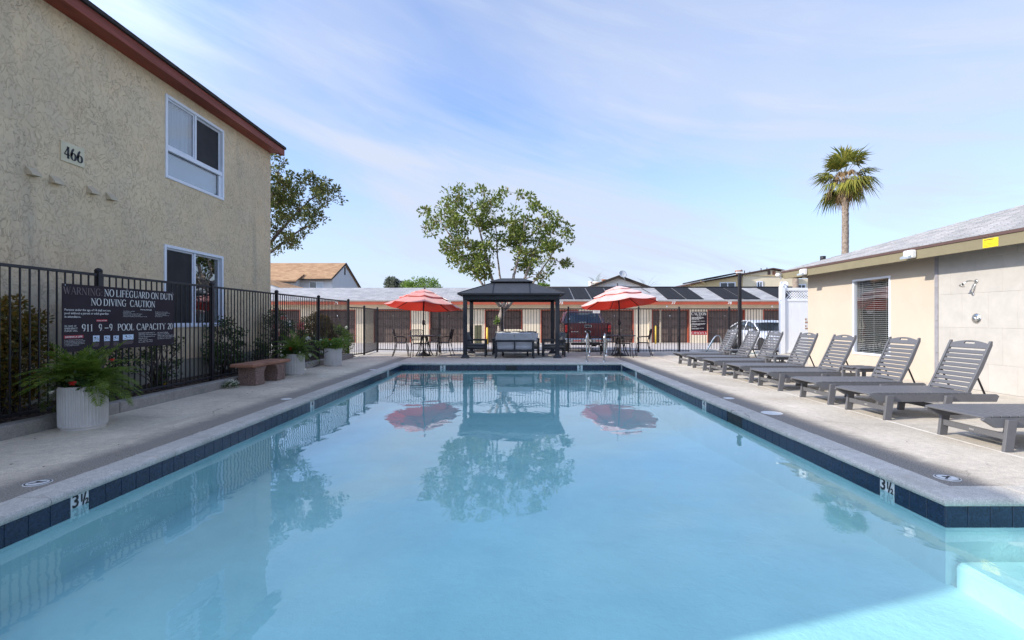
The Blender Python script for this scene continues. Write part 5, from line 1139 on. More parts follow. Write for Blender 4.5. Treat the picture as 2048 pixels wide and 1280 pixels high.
# ================================================================ FURNITURE
# ---- sun loungers (foot toward the pool at -x, origin under the foot edge centre)
def make_lounger():
    t = thing('sun_lounger', 'x', 'sun lounger', (0,0,0)); m = M['poly']; H = .315; W = .31; c = .006
    for s in (-1,1):
        b = MB(); b.prism([(-.0,H-.03),(.12,H-.10),(1.55,H-.10),(1.58,H-.03),(1.55,H-.008),(.02,H-.008)],'y',s*W-.016,s*W+.016); b.build('side_rail', m, t, world=False, bevel=.004)
        MB().prism([(.165,0),(.25,0),(.29,H-.02),(.20,H-.02)],'y',s*(W+.034)-.017,s*(W+.034)+.017).build('leg', m, t, world=False, bevel=.005)
        MB().prism([(.86,0),(.945,0),(1.0,H-.02),(.91,H-.02)],'y',s*(W+.034)-.017,s*(W+.034)+.017).build('leg', m, t, world=False, bevel=.005)
    MB().box(.20,-W-.017,.105,.225,W+.017,.165,0,.005).build('stretcher', m, t, world=False)
    MB().box(.90,-W-.017,.105,.925,W+.017,.165,0,.005).build('stretcher', m, t, world=False)
    MB().box(.197,-.025,.125,.1995,.025,.145,0,.001).build('maker_badge', M['chrome'], t, world=False)
    sm = MB().box(-.038,-W-.012,-.010,.038,W+.012,.010,0,.004).mesh('seat_slat', m)
    n = 15
    for i in range(n): inst('seat_slat', sm, t, (.045+.0835*i, 0, H+.003 if i else H-.004), (0, (R(-8) if i == 0 else 0), 0))
    # backrest rises about its hinge
    ang = R(64); hx, hz = 1.23, H+.0; d = Vector((math.cos(ang),0,math.sin(ang))); nrm = Vector((-math.sin(ang),0,math.cos(ang)))
    L = .70
    bk = thing('backrest', None, None); bk.parent = t; bk.location = (hx,0,hz); bk.rotation_euler = (0,-ang,0)
    for s in (-1,1):   # local x along the back, z toward the sitter's back (front face = +z)
        MB().prism([(-.03,-.028),(L*.5,-.040),(L*.93,-.022),(L,.0),(L-.01,.022),(L*.5,.012),(-.03,.012)],'y',s*(W-.035)-.014,s*(W-.035)+.014).build('stile', m, bk, world=False, bevel=.004)
    bs_ = MB().box(-.0235,-W+.052,-.008,.0235,W-.052,.008,0,.004).mesh('back_slat', m)
    for i in range(9): 
        x = .045+.0625*i; inst('back_slat', bs_, bk, (x,0,.004 - .010*math.sin(PI*x/L)), (0,0,0))
    # shaped head piece with hand slot
    k = 14; ws = W-.052; top = [(L-.075+.035+.040*math.cos(PI*.5*v/1.0)**1.0, v*ws) for v in [(-1+2*i/k) for i in range(k+1)]]
    b = MB(); x0 = L-.105; z0,z1 = -.008,.008
    outer = [(x0,-ws)]+[(x0,ws)]+[(p[0]+.0,p[1]) for p in reversed(top)]
    # built as strips around the slot so the slot is a real hole
    sx0,sx1,sy = L-.048,L-.020,.085
    def strip(ya,yb,fa,fb,ga,gb):
        vs = []
        for z in (z0,z1): vs += [(fa,ya,z),(fb,yb,z),(gb,yb,z),(ga,ya,z)]
        b.add(vs,[(3,2,1,0),(4,5,6,7),(0,1,5,4),(2,3,7,6),(1,2,6,5),(3,0,4,7)])
    ys_ = [p[1] for p in top]; xs_ = [p[0] for p in top]
    for i in range(k):
        if abs(ys_[i]) < sy+.001 and abs(ys_[i+1]) < sy+.001: strip(ys_[i],ys_[i+1],x0,x0,sx0,sx0); strip(ys_[i],ys_[i+1],sx1,sx1,xs_[i],xs_[i+1])
        else: strip(ys_[i],ys_[i+1],x0,x0,xs_[i],xs_[i+1])
    b.build('head_piece', m, bk, world=False)
    b = MB(); p = Vector((hx,0,hz))+d*.27
    for s in (-1,1): b.bar((p.x+.02,s*(W-.07),p.z),(1.50,s*(W-.07),H-.06),.012,.022,c=.002)
    b.bar((1.50,-(W-.06),H-.06),(1.50,W-.06,H-.06),.014,.014)
    b.build('prop_strut', M['iron'], t, world=False)
    return t
lg = make_lounger(); lys = [13.2,12.05,11.0,9.80,8.71,7.37,6.30,4.86]
ll = ['grey slatted sun lounger farthest from the camera, beside the round spa rails','second grey slatted sun lounger from the far end of the row','third grey slatted sun lounger from the far end, left of a small side table',
      'fourth grey slatted sun lounger from the far end, right of a small side table','fifth grey slatted sun lounger from the far end, left of the nearest side table','grey slatted sun lounger just right of the nearest side table, under the window',
      'largest fully visible grey slatted sun lounger, in front of the shower wall','nearest grey slatted sun lounger, its back cut off by the right edge of the photo']
for i,y in enumerate(lys):
    o = lg if i == 0 else copy_thing(lg, (0,0,0)); o.location = (4.25+(.02,-.01,.0,.02,.0,.0,0,.02)[i], y, .0); o.rotation_euler = (0,0,R((.8,-.6,.4,-.3,.2,-.2,0,.4)[i])); o['label'] = ll[i]
    for q in bpy.data.objects:
        if q.parent == o and q.name.startswith('backrest'): q.rotation_euler = (0,-R(64+(.5,-1.2,.3,.8,-.6,.4,0,0)[i]),0)
    o['group'] = 'grey sun loungers in a row along the right deck'
def make_side_table():
    t = thing('side_table','x','side table'); m = M['poly']
    for i in range(5):
        y0 = -.235+.095*i; cut = .05 if i in (0,4) else 0
        MB().box(-.23+cut,y0,.425,.23-cut,y0+.088,.447,0,.005).build('top_slat', m, t, world=False)
    b = MB(); b.box(-.19,-.19,.375,-.165,.19,.424,0,.003).box(.165,-.19,.375,.19,.19,.424,0,.003).box(-.165,-.19,.375,.165,-.165,.424,0,.003).box(-.165,.165,.375,.165,.19,.424,0,.003); b.build('apron', m, t, world=False)
    for sx in (-1,1):
        for sy in (-1,1): MB().box(sx*.17-.025,sy*.17-.02,0,sx*.17+.025,sy*.17+.02,.374,0,.005).build('leg', m, t, world=False)
    return t
st_ = make_side_table()
for i,(x,y,l) in enumerate(((5.55,12.62,'small grey slatted side table between the two farthest loungers'),(5.52,10.42,'small grey slatted side table between the third and fourth loungers'),(5.60,8.05,'small grey slatted side table nearest the camera, under the blinded window'))):
    o = st_ if i == 0 else copy_thing(st_, (0,0,0)); o.location = (x,y,0); o['label'] = l; o['group'] = 'slatted side tables between the loungers'
# ---- gazebo
gz_ = thing('gazebo','dark charcoal metal gazebo with two tier hip roof over the seating at the pool end','gazebo',(-.165,16.7,0)); gm = M['gazebo']
gx0,gx1,gy0,gy1 = -1.62,1.29,15.62,17.8
for (x,y) in ((gx0,gy0),(gx1,gy0),(gx0,gy1),(gx1,gy1)):
    p = MB().box(x-.065,y-.065,.02,x+.065,y+.065,1.84,0,.012).build('post', gm, gz_)
    MB().add([(x-.13,y-.13,0),(x+.13,y-.13,0),(x+.13,y+.13,0),(x-.13,y+.13,0),(x-.13,y-.13,.015),(x+.13,y-.13,.015),(x+.13,y+.13,.015),(x-.13,y+.13,.015),(x-.07,y-.07,.10),(x+.07,y-.07,.10),(x+.07,y+.07,.10),(x-.07,y+.07,.10)],
             [(0,1,5,4),(1,2,6,5),(2,3,7,6),(3,0,4,7),(4,5,9,8),(5,6,10,9),(6,7,11,10),(7,4,8,11),(8,9,10,11)]).build('base_cover', gm, p)
for (a_,c_) in (((gx0-.065,gy0-.05),(gx1+.065,gy0-.05)),((gx0-.065,gy1+.05),(gx1+.065,gy1+.05)),((gx0-.05,gy0-.02),(gx0-.05,gy1+.02)),((gx1+.05,gy0-.02),(gx1+.05,gy1+.02))):
    MB().bar((a_[0],a_[1],1.915),(c_[0],c_[1],1.915),.05,.16,c=.006).build('beam', gm, gz_)
def hip(b, x0,x1,y0,y1,z0, X0,X1,Y0,Y1,z1, th=.02):
    A = [(x0,y0,z0),(x1,y0,z0),(x1,y1,z0),(x0,y1,z0)]; B = [(X0,Y0,z1),(X1,Y0,z1),(X1,Y1,z1),(X0,Y1,z1)]
    C_ = [(p[0],p[1],p[2]-th) for p in A]; D_ = [(p[0],p[1],p[2]-th) for p in B]
    b.add(A+B+C_+D_, [(0,1,5,4),(1,2,6,5),(2,3,7,6),(3,0,4,7),(9,8,12,13),(10,9,13,14),(11,10,14,15),(8,11,15,12),(0,8,9,1),(1,9,10,2),(2,10,11,3),(3,11,8,0)])
ex0,ex1,ey0,ey1 = -1.83,1.50,15.38,18.04; cxm = -.165; cym = 16.71
b = MB(); hip(b, ex0,ex1,ey0,ey1,2.03, cxm-.58,cxm+.58,cym-.42,cym+.42,2.43); b.build('roof', M['gazebo_roof'], gz_)
b = MB(); hip(b, cxm-.70,cxm+.70,cym-.54,cym+.54,2.47, cxm-.36,cxm+.36,cym-.02,cym+.02,2.60); b.add([(cxm-.36,cym-.02,2.6),(cxm+.36,cym-.02,2.6),(cxm+.36,cym+.02,2.6),(cxm-.36,cym+.02,2.6)],[(0,1,2,3)]); b.build('upper_roof', M['gazebo_roof'], gz_)
b = MB(); b.box(cxm-.56,cym-.40,2.40,cxm+.56,cym-.38,2.50).box(cxm-.56,cym+.38,2.40,cxm+.56,cym+.40,2.50).box(cxm-.56,cym-.38,2.40,cxm-.54,cym+.38,2.50).box(cxm+.54,cym-.38,2.40,cxm+.56,cym+.38,2.50); b.build('vent_frame', gm, gz_)
b = MB()
b.box(ex0-.012,ey0-.012,1.985,ex1+.012,ey0+.01,2.035).box(ex0-.012,ey1-.01,1.985,ex1+.012,ey1+.012,2.035).box(ex0-.012,ey0+.01,1.985,ex0+.01,ey1-.01,2.035).box(ex1-.01,ey0+.01,1.985,ex1+.012,ey1-.01,2.035); b.build('gutter', gm, gz_)
for (p,q) in (((cxm-.58,ey0,2.037),(cxm-.58,cym-.42,2.437)),((cxm+.58,ey0,2.037),(cxm+.58,cym-.42,2.437)),((ex0,ey0,2.037),(cxm-.58,cym-.42,2.437)),((ex1,ey0,2.037),(cxm+.58,cym-.42,2.437)),((ex0,cym-.4,2.037),(cxm-.58,cym-.4,2.437)),((ex1,cym-.4,2.037),(cxm+.58,cym-.4,2.437)),((ex0,ey1,2.037),(cxm-.58,cym+.42,2.437)),((ex1,ey1,2.037),(cxm+.58,cym+.42,2.437))):
    MB().bar(p,q,.025,.016).build('roof_seam', gm, gz_)
# ---- lounge furniture; local: seat faces -y
def soft(b, x0,y0,z0,x1,y1,z1, puff=.03, n=6, M_=None, mi=0):
    """pillow-like block: subdivided box swollen toward the middle"""
    nx, ny, nz = n, max(3,n//2), max(3,n//2); cx,cy,cz = (x0+x1)/2,(y0+y1)/2,(z0+z1)/2; hx,hy,hz = (x1-x0)/2,(y1-y0)/2,(z1-z0)/2
    def face(fu, ku, kv):
        vs = [];
        for i in range(ku+1):
            for j in range(kv+1):
                u,v = -1+2*i/ku, -1+2*j/kv; p = fu(u,v); q = Vector(p); r_ = min(hx,hy,hz)*.55/1.0
                w = Vector((max(-hx+r_,min(hx-r_,q.x*hx)),max(-hy+r_,min(hy-r_,q.y*hy)),max(-hz+r_,min(hz-r_,q.z*hz)))); dd = Vector((q.x*hx,q.y*hy,q.z*hz))-w
                if dd.length > 1e-6: dd = dd.normalized()*r_
                o = w+dd; bulge = (1-(q.x*q.x if abs(q.x) < 1 else 0))*(1-(q.y*q.y if abs(q.y) < 1 else 0))*(1-(q.z*q.z if abs(q.z) < 1 else 0))
                nn = Vector((q.x if abs(q.x) >= 1 else 0, q.y if abs(q.y) >= 1 else 0, q.z if abs(q.z) >= 1 else 0)); o += nn*puff*bulge*.8; o += Vector((cx,cy,cz))
                vs.append(M_ @ o if M_ is not None else o)
        fs = [(i*(kv+1)+j,(i+1)*(kv+1)+j,(i+1)*(kv+1)+j+1,i*(kv+1)+j+1) for i in range(ku) for j in range(kv)]; return vs, fs
    k = 8
    for s in (-1,1):
        for fu in (lambda u,v,s=s:(s,u*s,v), lambda u,v,s=s:(-u*s,s,v), lambda u,v,s=s:(u*s,v,s)):
            vs, fs = face(fu,k,k); b.add(vs,fs,mi,True)
    return b
def seat(name, label, cat, loc, rz, w, dep, n, cush='cush', pil=(), group=None, back_h=.56, lean=True):
    t = thing(name, label, cat, loc, group, rz); g_ = M['gazebo']; hw = w/2; a = .055
    for s in (-1,1):   # arm frame: two legs and a top arm
        MB().box(s*hw-a/2,-dep/2,0,s*hw+a/2,-dep/2+a,.52,0,.005).build('leg', g_, t, world=False); MB().box(s*hw-a/2,dep/2-a,0,s*hw+a/2,dep/2,.52,0,.005).build('leg', g_, t, world=False)
        MB().box(s*hw-.04,-dep/2-.004,.521,s*hw+.04,dep/2+.004,.555,0,.006).build('armrest', g_, t, world=False)
        MB().box(s*hw-.012,-dep/2+a,.36,s*hw+.012,dep/2-a,.385,0,.003).build('arm_rail', g_, t, world=False)
    b = MB(); b.box(-hw+a/2,-dep/2+.005,.20,hw-a/2,-dep/2+.04,.27,0,.005).box(-hw+a/2,dep/2-.04,.20,hw-a/2,dep/2-.005,.27,0,.005)
    for i in range(int(w/.12)): x = -hw+.08+i*.12; b.box(x,-dep/2+.04,.225,x+.05,dep/2-.04,.245)
    b.build('seat_frame', g_, t, world=False)
    b = MB(); b.box(-hw+a/2,dep/2-.045,.51,hw-a/2,dep/2-.01,.575,0,.005)
    for i in range(1,n): x = -hw+w*i/n; b.box(x-.02,dep/2-.04,.27,x+.02,dep/2-.012,.51,0,.004)
    b.build('back_frame', g_, t, world=False)
    cw = (w-.08)/n
    for i in range(n):
        xc = -hw+.04+cw*(i+.5)
        soft(MB(), xc-cw/2+.006,-dep/2+.02,.272,xc+cw/2-.006,dep/2-.06,.40,.012).build('seat_cushion', M[cush], t, world=False)
        Mx = Matrix.Translation((xc,dep/2-.14,.40)) @ Matrix.Rotation(R(-12),4,'X')
        soft(MB(), -cw/2+.012,-.075,0,cw/2-.012,.065,.38,.03,M_=Mx).build('back_cushion', M[cush], t, world=False)
    for (x,m_) in pil:
        Mx = Matrix.Translation((x,-.02+dep/2-.27,.40)) @ Matrix.Rotation(R(-24),4,'X') @ Matrix.Rotation(R(8),4,'Y'); soft(MB(), -.20,-.06,0,.20,.05,.34,.05,M_=Mx).build('throw_pillow', M[m_], t, world=False)
    return t
seat('loveseat','dark framed loveseat with two light grey cushions, its back to the pool under the gazebo','sofa',(-.06,15.78,0),PI,1.18,.78,2)
seat('sofa','dark framed sofa with white pillows facing the pool at the back of the gazebo','sofa',(-.02,17.25,0),0,1.56,.78,3,'cush_dark',((-.50,'pillow'),(.0,'pillow'),(.52,'pillow')))
seat('armchair','grey cushioned dark framed armchair by the left gazebo post, facing right','armchair',(-1.36,16.45,0),R(90),.66,.74,1,'cush_dark',group='armchairs under the gazebo')
seat('armchair','grey cushioned dark framed armchair by the right gazebo post, facing left','armchair',(1.22,16.35,0),R(-90),.66,.74,1,'cush_dark',group='armchairs under the gazebo')
t = thing('coffee_table','low dark coffee table in the middle of the gazebo seating','coffee table',(-.04,16.50,0))
MB().box(-.45,-.26,.36,.45,.26,.40,0,.008).build('table_top', M['gazebo'], t, world=False)
for sx in (-1,1):
    for sy in (-1,1): MB().box(sx*.41-.025,sy*.22-.025,0,sx*.41+.025,sy*.22+.025,.36,0,.004).build('leg', M['gazebo'], t, world=False)
# ---- umbrellas
def umbrella(label, x, y, rad, ztop, zedge, tilt, rz, seed, back=-6, cloth='cloth'):
    t = thing('market_umbrella', label, 'umbrella', (x,y,0), 'red market umbrellas over the bistro tables'); g = random.Random(seed)
    ch = ztop-zedge; Mt = Matrix.Translation((x,y,ztop-ch)) @ Matrix.Rotation(R(tilt),4,'Y') @ Matrix.Rotation(R(back),4,'X') @ Matrix.Rotation(rz,4,'Z')
    def tier(r0,z0,r1,z1,name,scal,flap):
        n = 8; sub = 6; rings = 5; vs = []
        for k in range(rings+1):
            f = k/rings; rr = r0+(r1-r0)*f; zz = z0+(z1-z0)*f**1.12
            for i in range(n*sub):
                a = 2*PI*i/(n*sub); ph = (i % sub)/sub; poly = math.cos(PI/n)/math.cos((ph-.5)*2*PI/n); sag = math.sin(PI*ph); r_ = rr*(poly*(1-.03*sag*f)) if True else rr
                vs.append(Mt @ Vector((r_*math.cos(a),r_*math.sin(a),zz-.035*sag*f*(r1/rad)+g.uniform(-.003,.003)*f + (.025*(1-abs(2*ph-1)) *f*scal))))
        m = n*sub; fs = [(k*m+i,(k+1)*m+i,(k+1)*m+(i+1)%m,k*m+(i+1)%m) for k in range(rings) for i in range(m)]
        b = MB(); b.add(vs,fs,0,True)
        if r0 < .03: pass
        # small hanging hem
        base_ = len(b.v); ring = vs[-m:]; hem = [v - (Mt.to_3x3() @ Vector((0,0,flap))) for v in ring]; b.add(ring+hem, [(i,m+i,m+(i+1)%m,(i+1)%m) for i in range(m)],0,True)
        b.build(name, M[cloth], t)
    tier(.30*rad,ch*.62,rad,0,'lower_canopy',0,.012); tier(.12*rad,ch*.86,.64*rad,ch*.45,'middle_canopy',0,.022); tier(.012,ch,.34*rad,ch*.76,'top_canopy',0,.022)
    # a frame ring hides the light gap between tiers
    for i in range(8):
        a = 2*PI*i/8; b = MB(); b.bar(Mt @ Vector((.03*math.cos(a),.03*math.sin(a),ch*.80)), Mt @ Vector((rad*.985*math.cos(a),rad*.985*math.sin(a),-.012)),.014,.018); b.build('rib', M['iron'], t)
    pole_top = Mt @ Vector((0,0,ch)); b = MB(); b.tube([(x,y,.03),(x,y,zedge-.35),(x+(pole_top.x-x)*.1,y,zedge-.1),tuple(pole_top)],.021,10); b.build('pole', M['iron'], t)
    MB().tube([(x,y,1.02),(x,y,1.06),(x,y,1.16),(x,y,1.20)],[.022,.045,.045,.022],10).bar((x+.03,y-.03,1.1),(x+.07,y-.06,1.03),.012,.012).build('crank_box', M['iron'], t)
    MB().lathe([(0,0),(.02,.0),(.03,.03),(.012,.05),(.028,.075),(.0,.11)],10,M=Mt @ Matrix.Translation((0,0,ch))).build('finial', M['iron'], t)
    MB().lathe([(.26,0),(.265,.02),(.22,.045),(.10,.10),(.04,.14),(.03,.26),(.024,.27)],20,(x,y,0)).build('base', M['cast'], t)
umbrella('red three-tier umbrella left of the gazebo, over the left bistro table',-3.08,16.4,1.27,2.22,1.655,2.2,.2,1,-6.5)
umbrella('red three-tier umbrella right of the gazebo, over the right bistro table',3.44,16.55,1.33,2.34,1.745,-4.5,.05,2,-6.5,'cloth_pale')
# ---- bistro tables and chairs
def bistro_table(label, x, y):
    t = thing('bistro_table', label, 'table', (x,y,0), 'dark round bistro tables'); b = MB(); b.lathe([(.03,.655),(.50,.655),(.52,.665),(.52,.675),(.505,.685),(.03,.685)],32); b.build('table_top', M['cast'], t, world=False)
    for i in range(4): a = PI/4+i*PI/2; c_,s_ = math.cos(a),math.sin(a); MB().tube([(c_*.10,s_*.10,.65),(c_*.16,s_*.16,.45),(c_*.22,s_*.22,.2),(c_*.34,s_*.34,.012)],.018,6).build('leg', M['cast'], t, world=False)
    MB().lathe([(.15,.40),(.165,.41),(.15,.42)],16).build('brace_ring', M['cast'], t, world=False)
def make_chair():
    t = thing('bistro_chair','x','chair'); m = M['cast']     # faces -y, back at +y
    b = MB(); b.lathe([(0,.425),(.19,.425),(.215,.432),(.215,.445),(.19,.452),(0,.448)],4,M=Matrix.Rotation(PI/4,4,'Z') ); b.build('seat', m, t, world=False)
    for s in (-1,1):
        MB().tube([(s*.19,-.17,.43),(s*.205,-.20,.25),(s*.22,-.235,0)],.013,6).build('leg', m, t, world=False)
        MB().tube([(s*.175,.16,.43),(s*.185,.21,.22),(s*.205,.285,0)],.013,6).build('leg', m, t, world=False)
        MB().tube([(s*.19,-.15,.44),(s*.235,-.16,.60),(s*.24,-.05,.645),(s*.225,.12,.64),(s*.20,.215,.66)],.012,6).build('armrest', m, t, world=False)
    b = MB(); yb = lambda z: .165+(z-.44)*.22
    for s in (-1,1): b.tube([(s*.185,.16,.43),(s*.195,yb(.6),.6),(s*.20,yb(.80),.80),(s*.195,yb(.87),.87)],.013,6)
    b.tube([(-.195,yb(.87),.87),(-.1,yb(.885),.885),(.1,yb(.885),.885),(.195,yb(.87),.87)],.013,6); b.tube([(-.19,yb(.56),.56),(.19,yb(.56),.56)],.010,6); b.build('back_frame', m, t, world=False)
    b = MB(); z0,z1 = .565,.875; st = .056
    for i in range(-6,8):
        for s in (1,-1):
            pts = []
            x0 = i*st; x1 = x0+s*(z1-z0); ta,tb = 0.0,1.0
            for f in range(9):
                u = f/8; x = x0+(x1-x0)*u; z = z0+(z1-z0)*u
                if abs(x) <= .19: pts.append((x,yb(z),z))
            if len(pts) > 1: b.bar(pts[0],pts[-1],.007,.010)
    tag(b.build('back_lattice', m, t, world=False), kind='stuff')
    return t
ch0 = make_chair(); first = True
bistro_table('dark round bistro table under the left red umbrella',-3.05,16.40); bistro_table('dark round bistro table under the right red umbrella',3.46,16.55)
for (x,y,rz,l) in ((-3.15,15.88,180,'dark lattice-back chair with its back to the pool at the left table'),(-2.86,16.98,-8,'dark lattice-back chair on the fence side of the left table'),(-3.80,16.35,98,'dark lattice-back chair at the left side of the left table'),(-2.38,16.42,-97,'dark lattice-back chair at the right side of the left table'),
                   (3.50,15.95,178,'dark lattice-back chair with its back to the pool at the right table'),(3.22,17.15,6,'dark lattice-back chair on the fence side of the right table'),(2.62,16.40,95,'dark lattice-back chair at the left side of the right table'),(4.22,16.50,-98,'dark lattice-back chair at the right side of the right table')):
    o = ch0 if first else copy_thing(ch0,(0,0,0)); first = False; o.location = (x,y,0); o.rotation_euler = (0,0,R(rz)); o['label'] = l; o['group'] = 'lattice back chairs round the bistro tables'
# ---- pool rails and spa
def rail(name,label,x,y,h,dy,m,dx=0.0,group=None,r_=.024):
    t = thing(name,label,'grab rail',(x,y,0),group); pts = [(0,0,-.02),(0,0,h*.55),(0,.02,h*.80)]
    for i in range(9): a = PI-PI*.78*i/8; pts.append((dx*(.5+.5*math.cos(a-PI) if False else i/8*.5),dy*.30+math.cos(a)*dy*.28,h*.86+math.sin(a)*h*.14))
    pts += [(dx*.8,dy*.78,h*.58),(dx,dy*.9,h*.38),(dx,dy*.80,h*.25),(dx*.9,dy*.5,h*.20),(dx*.3,.02,h*.22)]
    MB().tube(pts,r_,12).build('tube', M[m], t, world=False); MB().lathe([(r_*2.2,.002),(r_*2.2,.01),(r_*1.2,.03)],16).build('flange', M[m], t, world=False); return t
rail('pool_grab_rail','left polished steel grab rail of the pair at the far pool edge',(1173-1033)*14.25/990,14.22,.80,.62,'steel',.16,'steel grab rails at the far pool edge')
rail('pool_grab_rail','right polished steel grab rail of the pair at the far pool edge',(1208-1033)*14.25/990,14.22,.80,.62,'steel',.16,'steel grab rails at the far pool edge')
sx_,sy_ = 7.35,16.9
spa = thing('spa_tub','round sunken spa with pale coping behind the far loungers','spa',(sx_,sy_,0))
MB().lathe([(1.02,.004),(1.02,.09),(1.04,.115),(1.34,.12),(1.38,.10),(1.38,.004)],48,(sx_,sy_,0)).build('coping_ring', M['coping'], spa)
MB().lathe([(1.02,.05),(.0,.05)],40,(sx_,sy_,0)).build('water', M['water'], spa); MB().lathe([(1.015,.02),(.0,.02)],40,(sx_,sy_,0)).build('shell', M['plaster'], spa)
def spa_rail(x,y,label):
    t = thing('spa_handrail',label,'grab rail',(x,y,0),'handrails of the round spa')
    MB().tube([(0,0,.04),(.10,.0,.20),(.28,0,.52),(.36,0,.62),(.42,0,.655),(.50,0,.64),(.55,0,.56),(.57,0,.40),(.57,0,.04)],.024,10).build('tube', M['steel'], t, world=False)
    MB().tube([(.04,-.03,.09),(.30,-.03,.5)],.012,8).build('grip', M['teal_pipe'], t, world=False)
spa_rail(6.42,16.9,'left curved handrail of the round spa behind the farthest lounger'); spa_rail(7.02,16.95,'right curved handrail of the round spa beside the tall black post')
# ---- bench
bn = thing('stone_bench','red-topped exposed aggregate bench on the left deck beside the planter','bench',(-4.9,9.55,0)); 
Mb = Matrix.Translation((-4.90,9.55,0)) @ Matrix.Rotation(R(-3),4,'Z')
MB().box(-.22,-.68,.345,.22,.66,.405,0,.014,Mb).build('seat_slab', M['terracotta'], bn)
for y0 in (-.50,.22):
    prf = [(y0-.0,0),(y0+.30,0),(y0+.27,.15),(y0+.28,.24),(y0+.34,.31),(y0+.40,.343),(y0-.02,.343),(y0-.01,.2)] if y0 < 0 else [(y0,0),(y0+.30,0),(y0+.31,.2),(y0+.33,.343),(y0-.10,.343),(y0-.04,.31),(y0+.02,.24),(y0+.03,.15)]
    b = MB(); b.prism(prf,'x',-.17,.17); b.v = [tuple(Mb @ Vector(v)) for v in b.v]; b.build('leg', M['aggregate'], bn, bevel=.015)
# ================================================================ VEHICLES
def profile_body(b, ring_pts, xs, mi=0, smooth=True, cap=True):
    """loft: ring_pts[k] is a list of (y,z) or (x,z) ; xs the position along the third axis"""
    n = len(ring_pts[0]); vs = [(p[0],x,p[1]) for r_,x in zip(ring_pts,xs) for p in r_]
    fs = [(k*n+i,k*n+(i+1)%n,(k+1)*n+(i+1)%n,(k+1)*n+i) for k in range(len(xs)-1) for i in range(n)]
    b.add(vs,fs,mi,smooth)
    if cap: b0 = len(b.v)-len(vs); b.f += [tuple(b0+i for i in range(n-1,-1,-1)), tuple(b0+(len(xs)-1)*n+i for i in range(n))]; b.m += [mi]*2; b.s += [False]*2
    return b
def wheel(parent, x, y, z, r_, w, side=1):
    g = thing('wheel', None, None); g.parent = parent; g.location = (x,y,z); Mx = Matrix.Rotation(R(90)*side,4,'Y')
    MB().lathe([(r_*.62,-w/2),(r_*.93,-w/2),(r_,-w*.36),(r_,w*.36),(r_*.93,w/2),(r_*.62,w/2)],28,M=Mx).build('tyre', M['rubber'], g, world=False)
    b = MB(); b.lathe([(r_*.63,-w*.3),(r_*.63,w*.40),(r_*.60,w*.42),(r_*.56,w*.30),(r_*.2,w*.22),(r_*.16,w*.36),(0,w*.36)],24,M=Mx)
    for i in range(5): a = 2*PI*i/5; b.bar(Mx @ Vector((r_*.12*math.cos(a),r_*.12*math.sin(a),w*.34)), Mx @ Vector((r_*.60*math.cos(a),r_*.60*math.sin(a),w*.38)), r_*.13, .02)
    b.build('rim', M['chrome'], g, world=False)
# pickup seen from behind: local y forward (away), x right, origin on ground under tailgate
tk = thing('pickup_truck','dark red pickup truck parked tail-first behind the fence right of the gazebo','truck',(3.03,21.0,-.19),None,R(-2)); P_ = M['truck']
def tb(name, m, parent=tk, bevel=.0): return lambda b: b.build(name, M[m], parent, world=False, bevel=bevel)
hw = .98
b = MB(); b.box(-hw+.06,.10,.52,hw-.06,2.05,.58); b.build('bed_floor', M['rubber'], tk, world=False)
for s in (-1,1):
    arch = [(0,.56),(.0,1.20),(.03,1.26),(2.02,1.26),(2.02,.50),(1.68,.50)]+[(1.20+.47*math.cos(a),.47+.47*math.sin(a)) for a in [PI*i/10*1.0 for i in range(0,11)]]+[(.70,.52),(.3,.54)]
    b = MB(); b.prism([(p[0]+.03,p[1]) for p in arch],'x',s*hw-.05,s*hw+(.0)); b.build('bed_side', P_, tk, world=False, bevel=.015)
    b = MB(); b.box(min(s*(hw-.12),s*(hw-.012)),-.008,.86,max(s*(hw-.12),s*(hw-.012)),.03,1.17,0,.01); b.build('tail_light', M['tail_red'], tk, world=False)
b = MB(); b.box(-hw+.18,-.005,.60,hw-.18,.05,1.235,0,.02); b.build('tailgate', P_, tk, world=False)
tg_ = [o for o in bpy.data.objects if o.parent == tk and o.name.startswith('tailgate')][0]
MB().box(-.13,-.015,1.08,.13,-.004,1.155,0,.006).build('handle', M['black'], tg_, world=False); MB().box(-.15,-.010,1.065,.15,-.0055,1.17,0,.004).build('handle_bezel', M['chrome'], tg_, world=False)
b = MB(); b.lathe([(.135,0),(.13,.010),(0,.010)],28,M=Matrix.Translation((0,-.005,.88)) @ Matrix.Rotation(R(90),4,'X') @ Matrix.Scale(.42,4,(0,1,0))); b.build('emblem', M['chrome'], tg_, world=False)
b = MB(); b.lathe([(.118,0.0),(.116,.0035),(0,.0035)],28,M=Matrix.Translation((0,-.015,.88)) @ Matrix.Rotation(R(90),4,'X') @ Matrix.Scale(.38,4,(0,1,0))); b.build('emblem_field', M['dark_glass'], tg_, world=False)
b = MB()
for i,(x_,w_) in enumerate(((-.70,.045),(-.64,.045),(-.57,.05),(-.505,.04),(-.45,.04))): b.box(x_,-.012,.865,x_+w_,-.0055,.895,0,.002)
b.build('badge', M['chrome'], tg_, world=False)
b = MB(); b.prism([(-hw+.02,-.14),(hw-.02,-.14),(hw,-.02),(-hw,-.02)],'z',.42,.60); b.build('rear_bumper', M['chrome'], tk, world=False, bevel=.025)
MB().box(-.155,-.150,.47,.155,-.142,.56,0,.004).build('licence_plate', M['decal'], tk, world=False)
for s in (-1,1): MB().box(s*.48-.17,-.149,.485,s*.48+.17,-.1415,.515).build('bumper_reflector', M['tail_red'], tk, world=False)
MB().box(-.70,.2,.30,.70,.3,.42,0,.02).build('hitch_beam', M['iron'], tk, world=False); MB().tube([(.55,.1,.34),(.55,-.06,.33)],.035,10).build('exhaust_pipe', M['chrome'], tk, world=False)
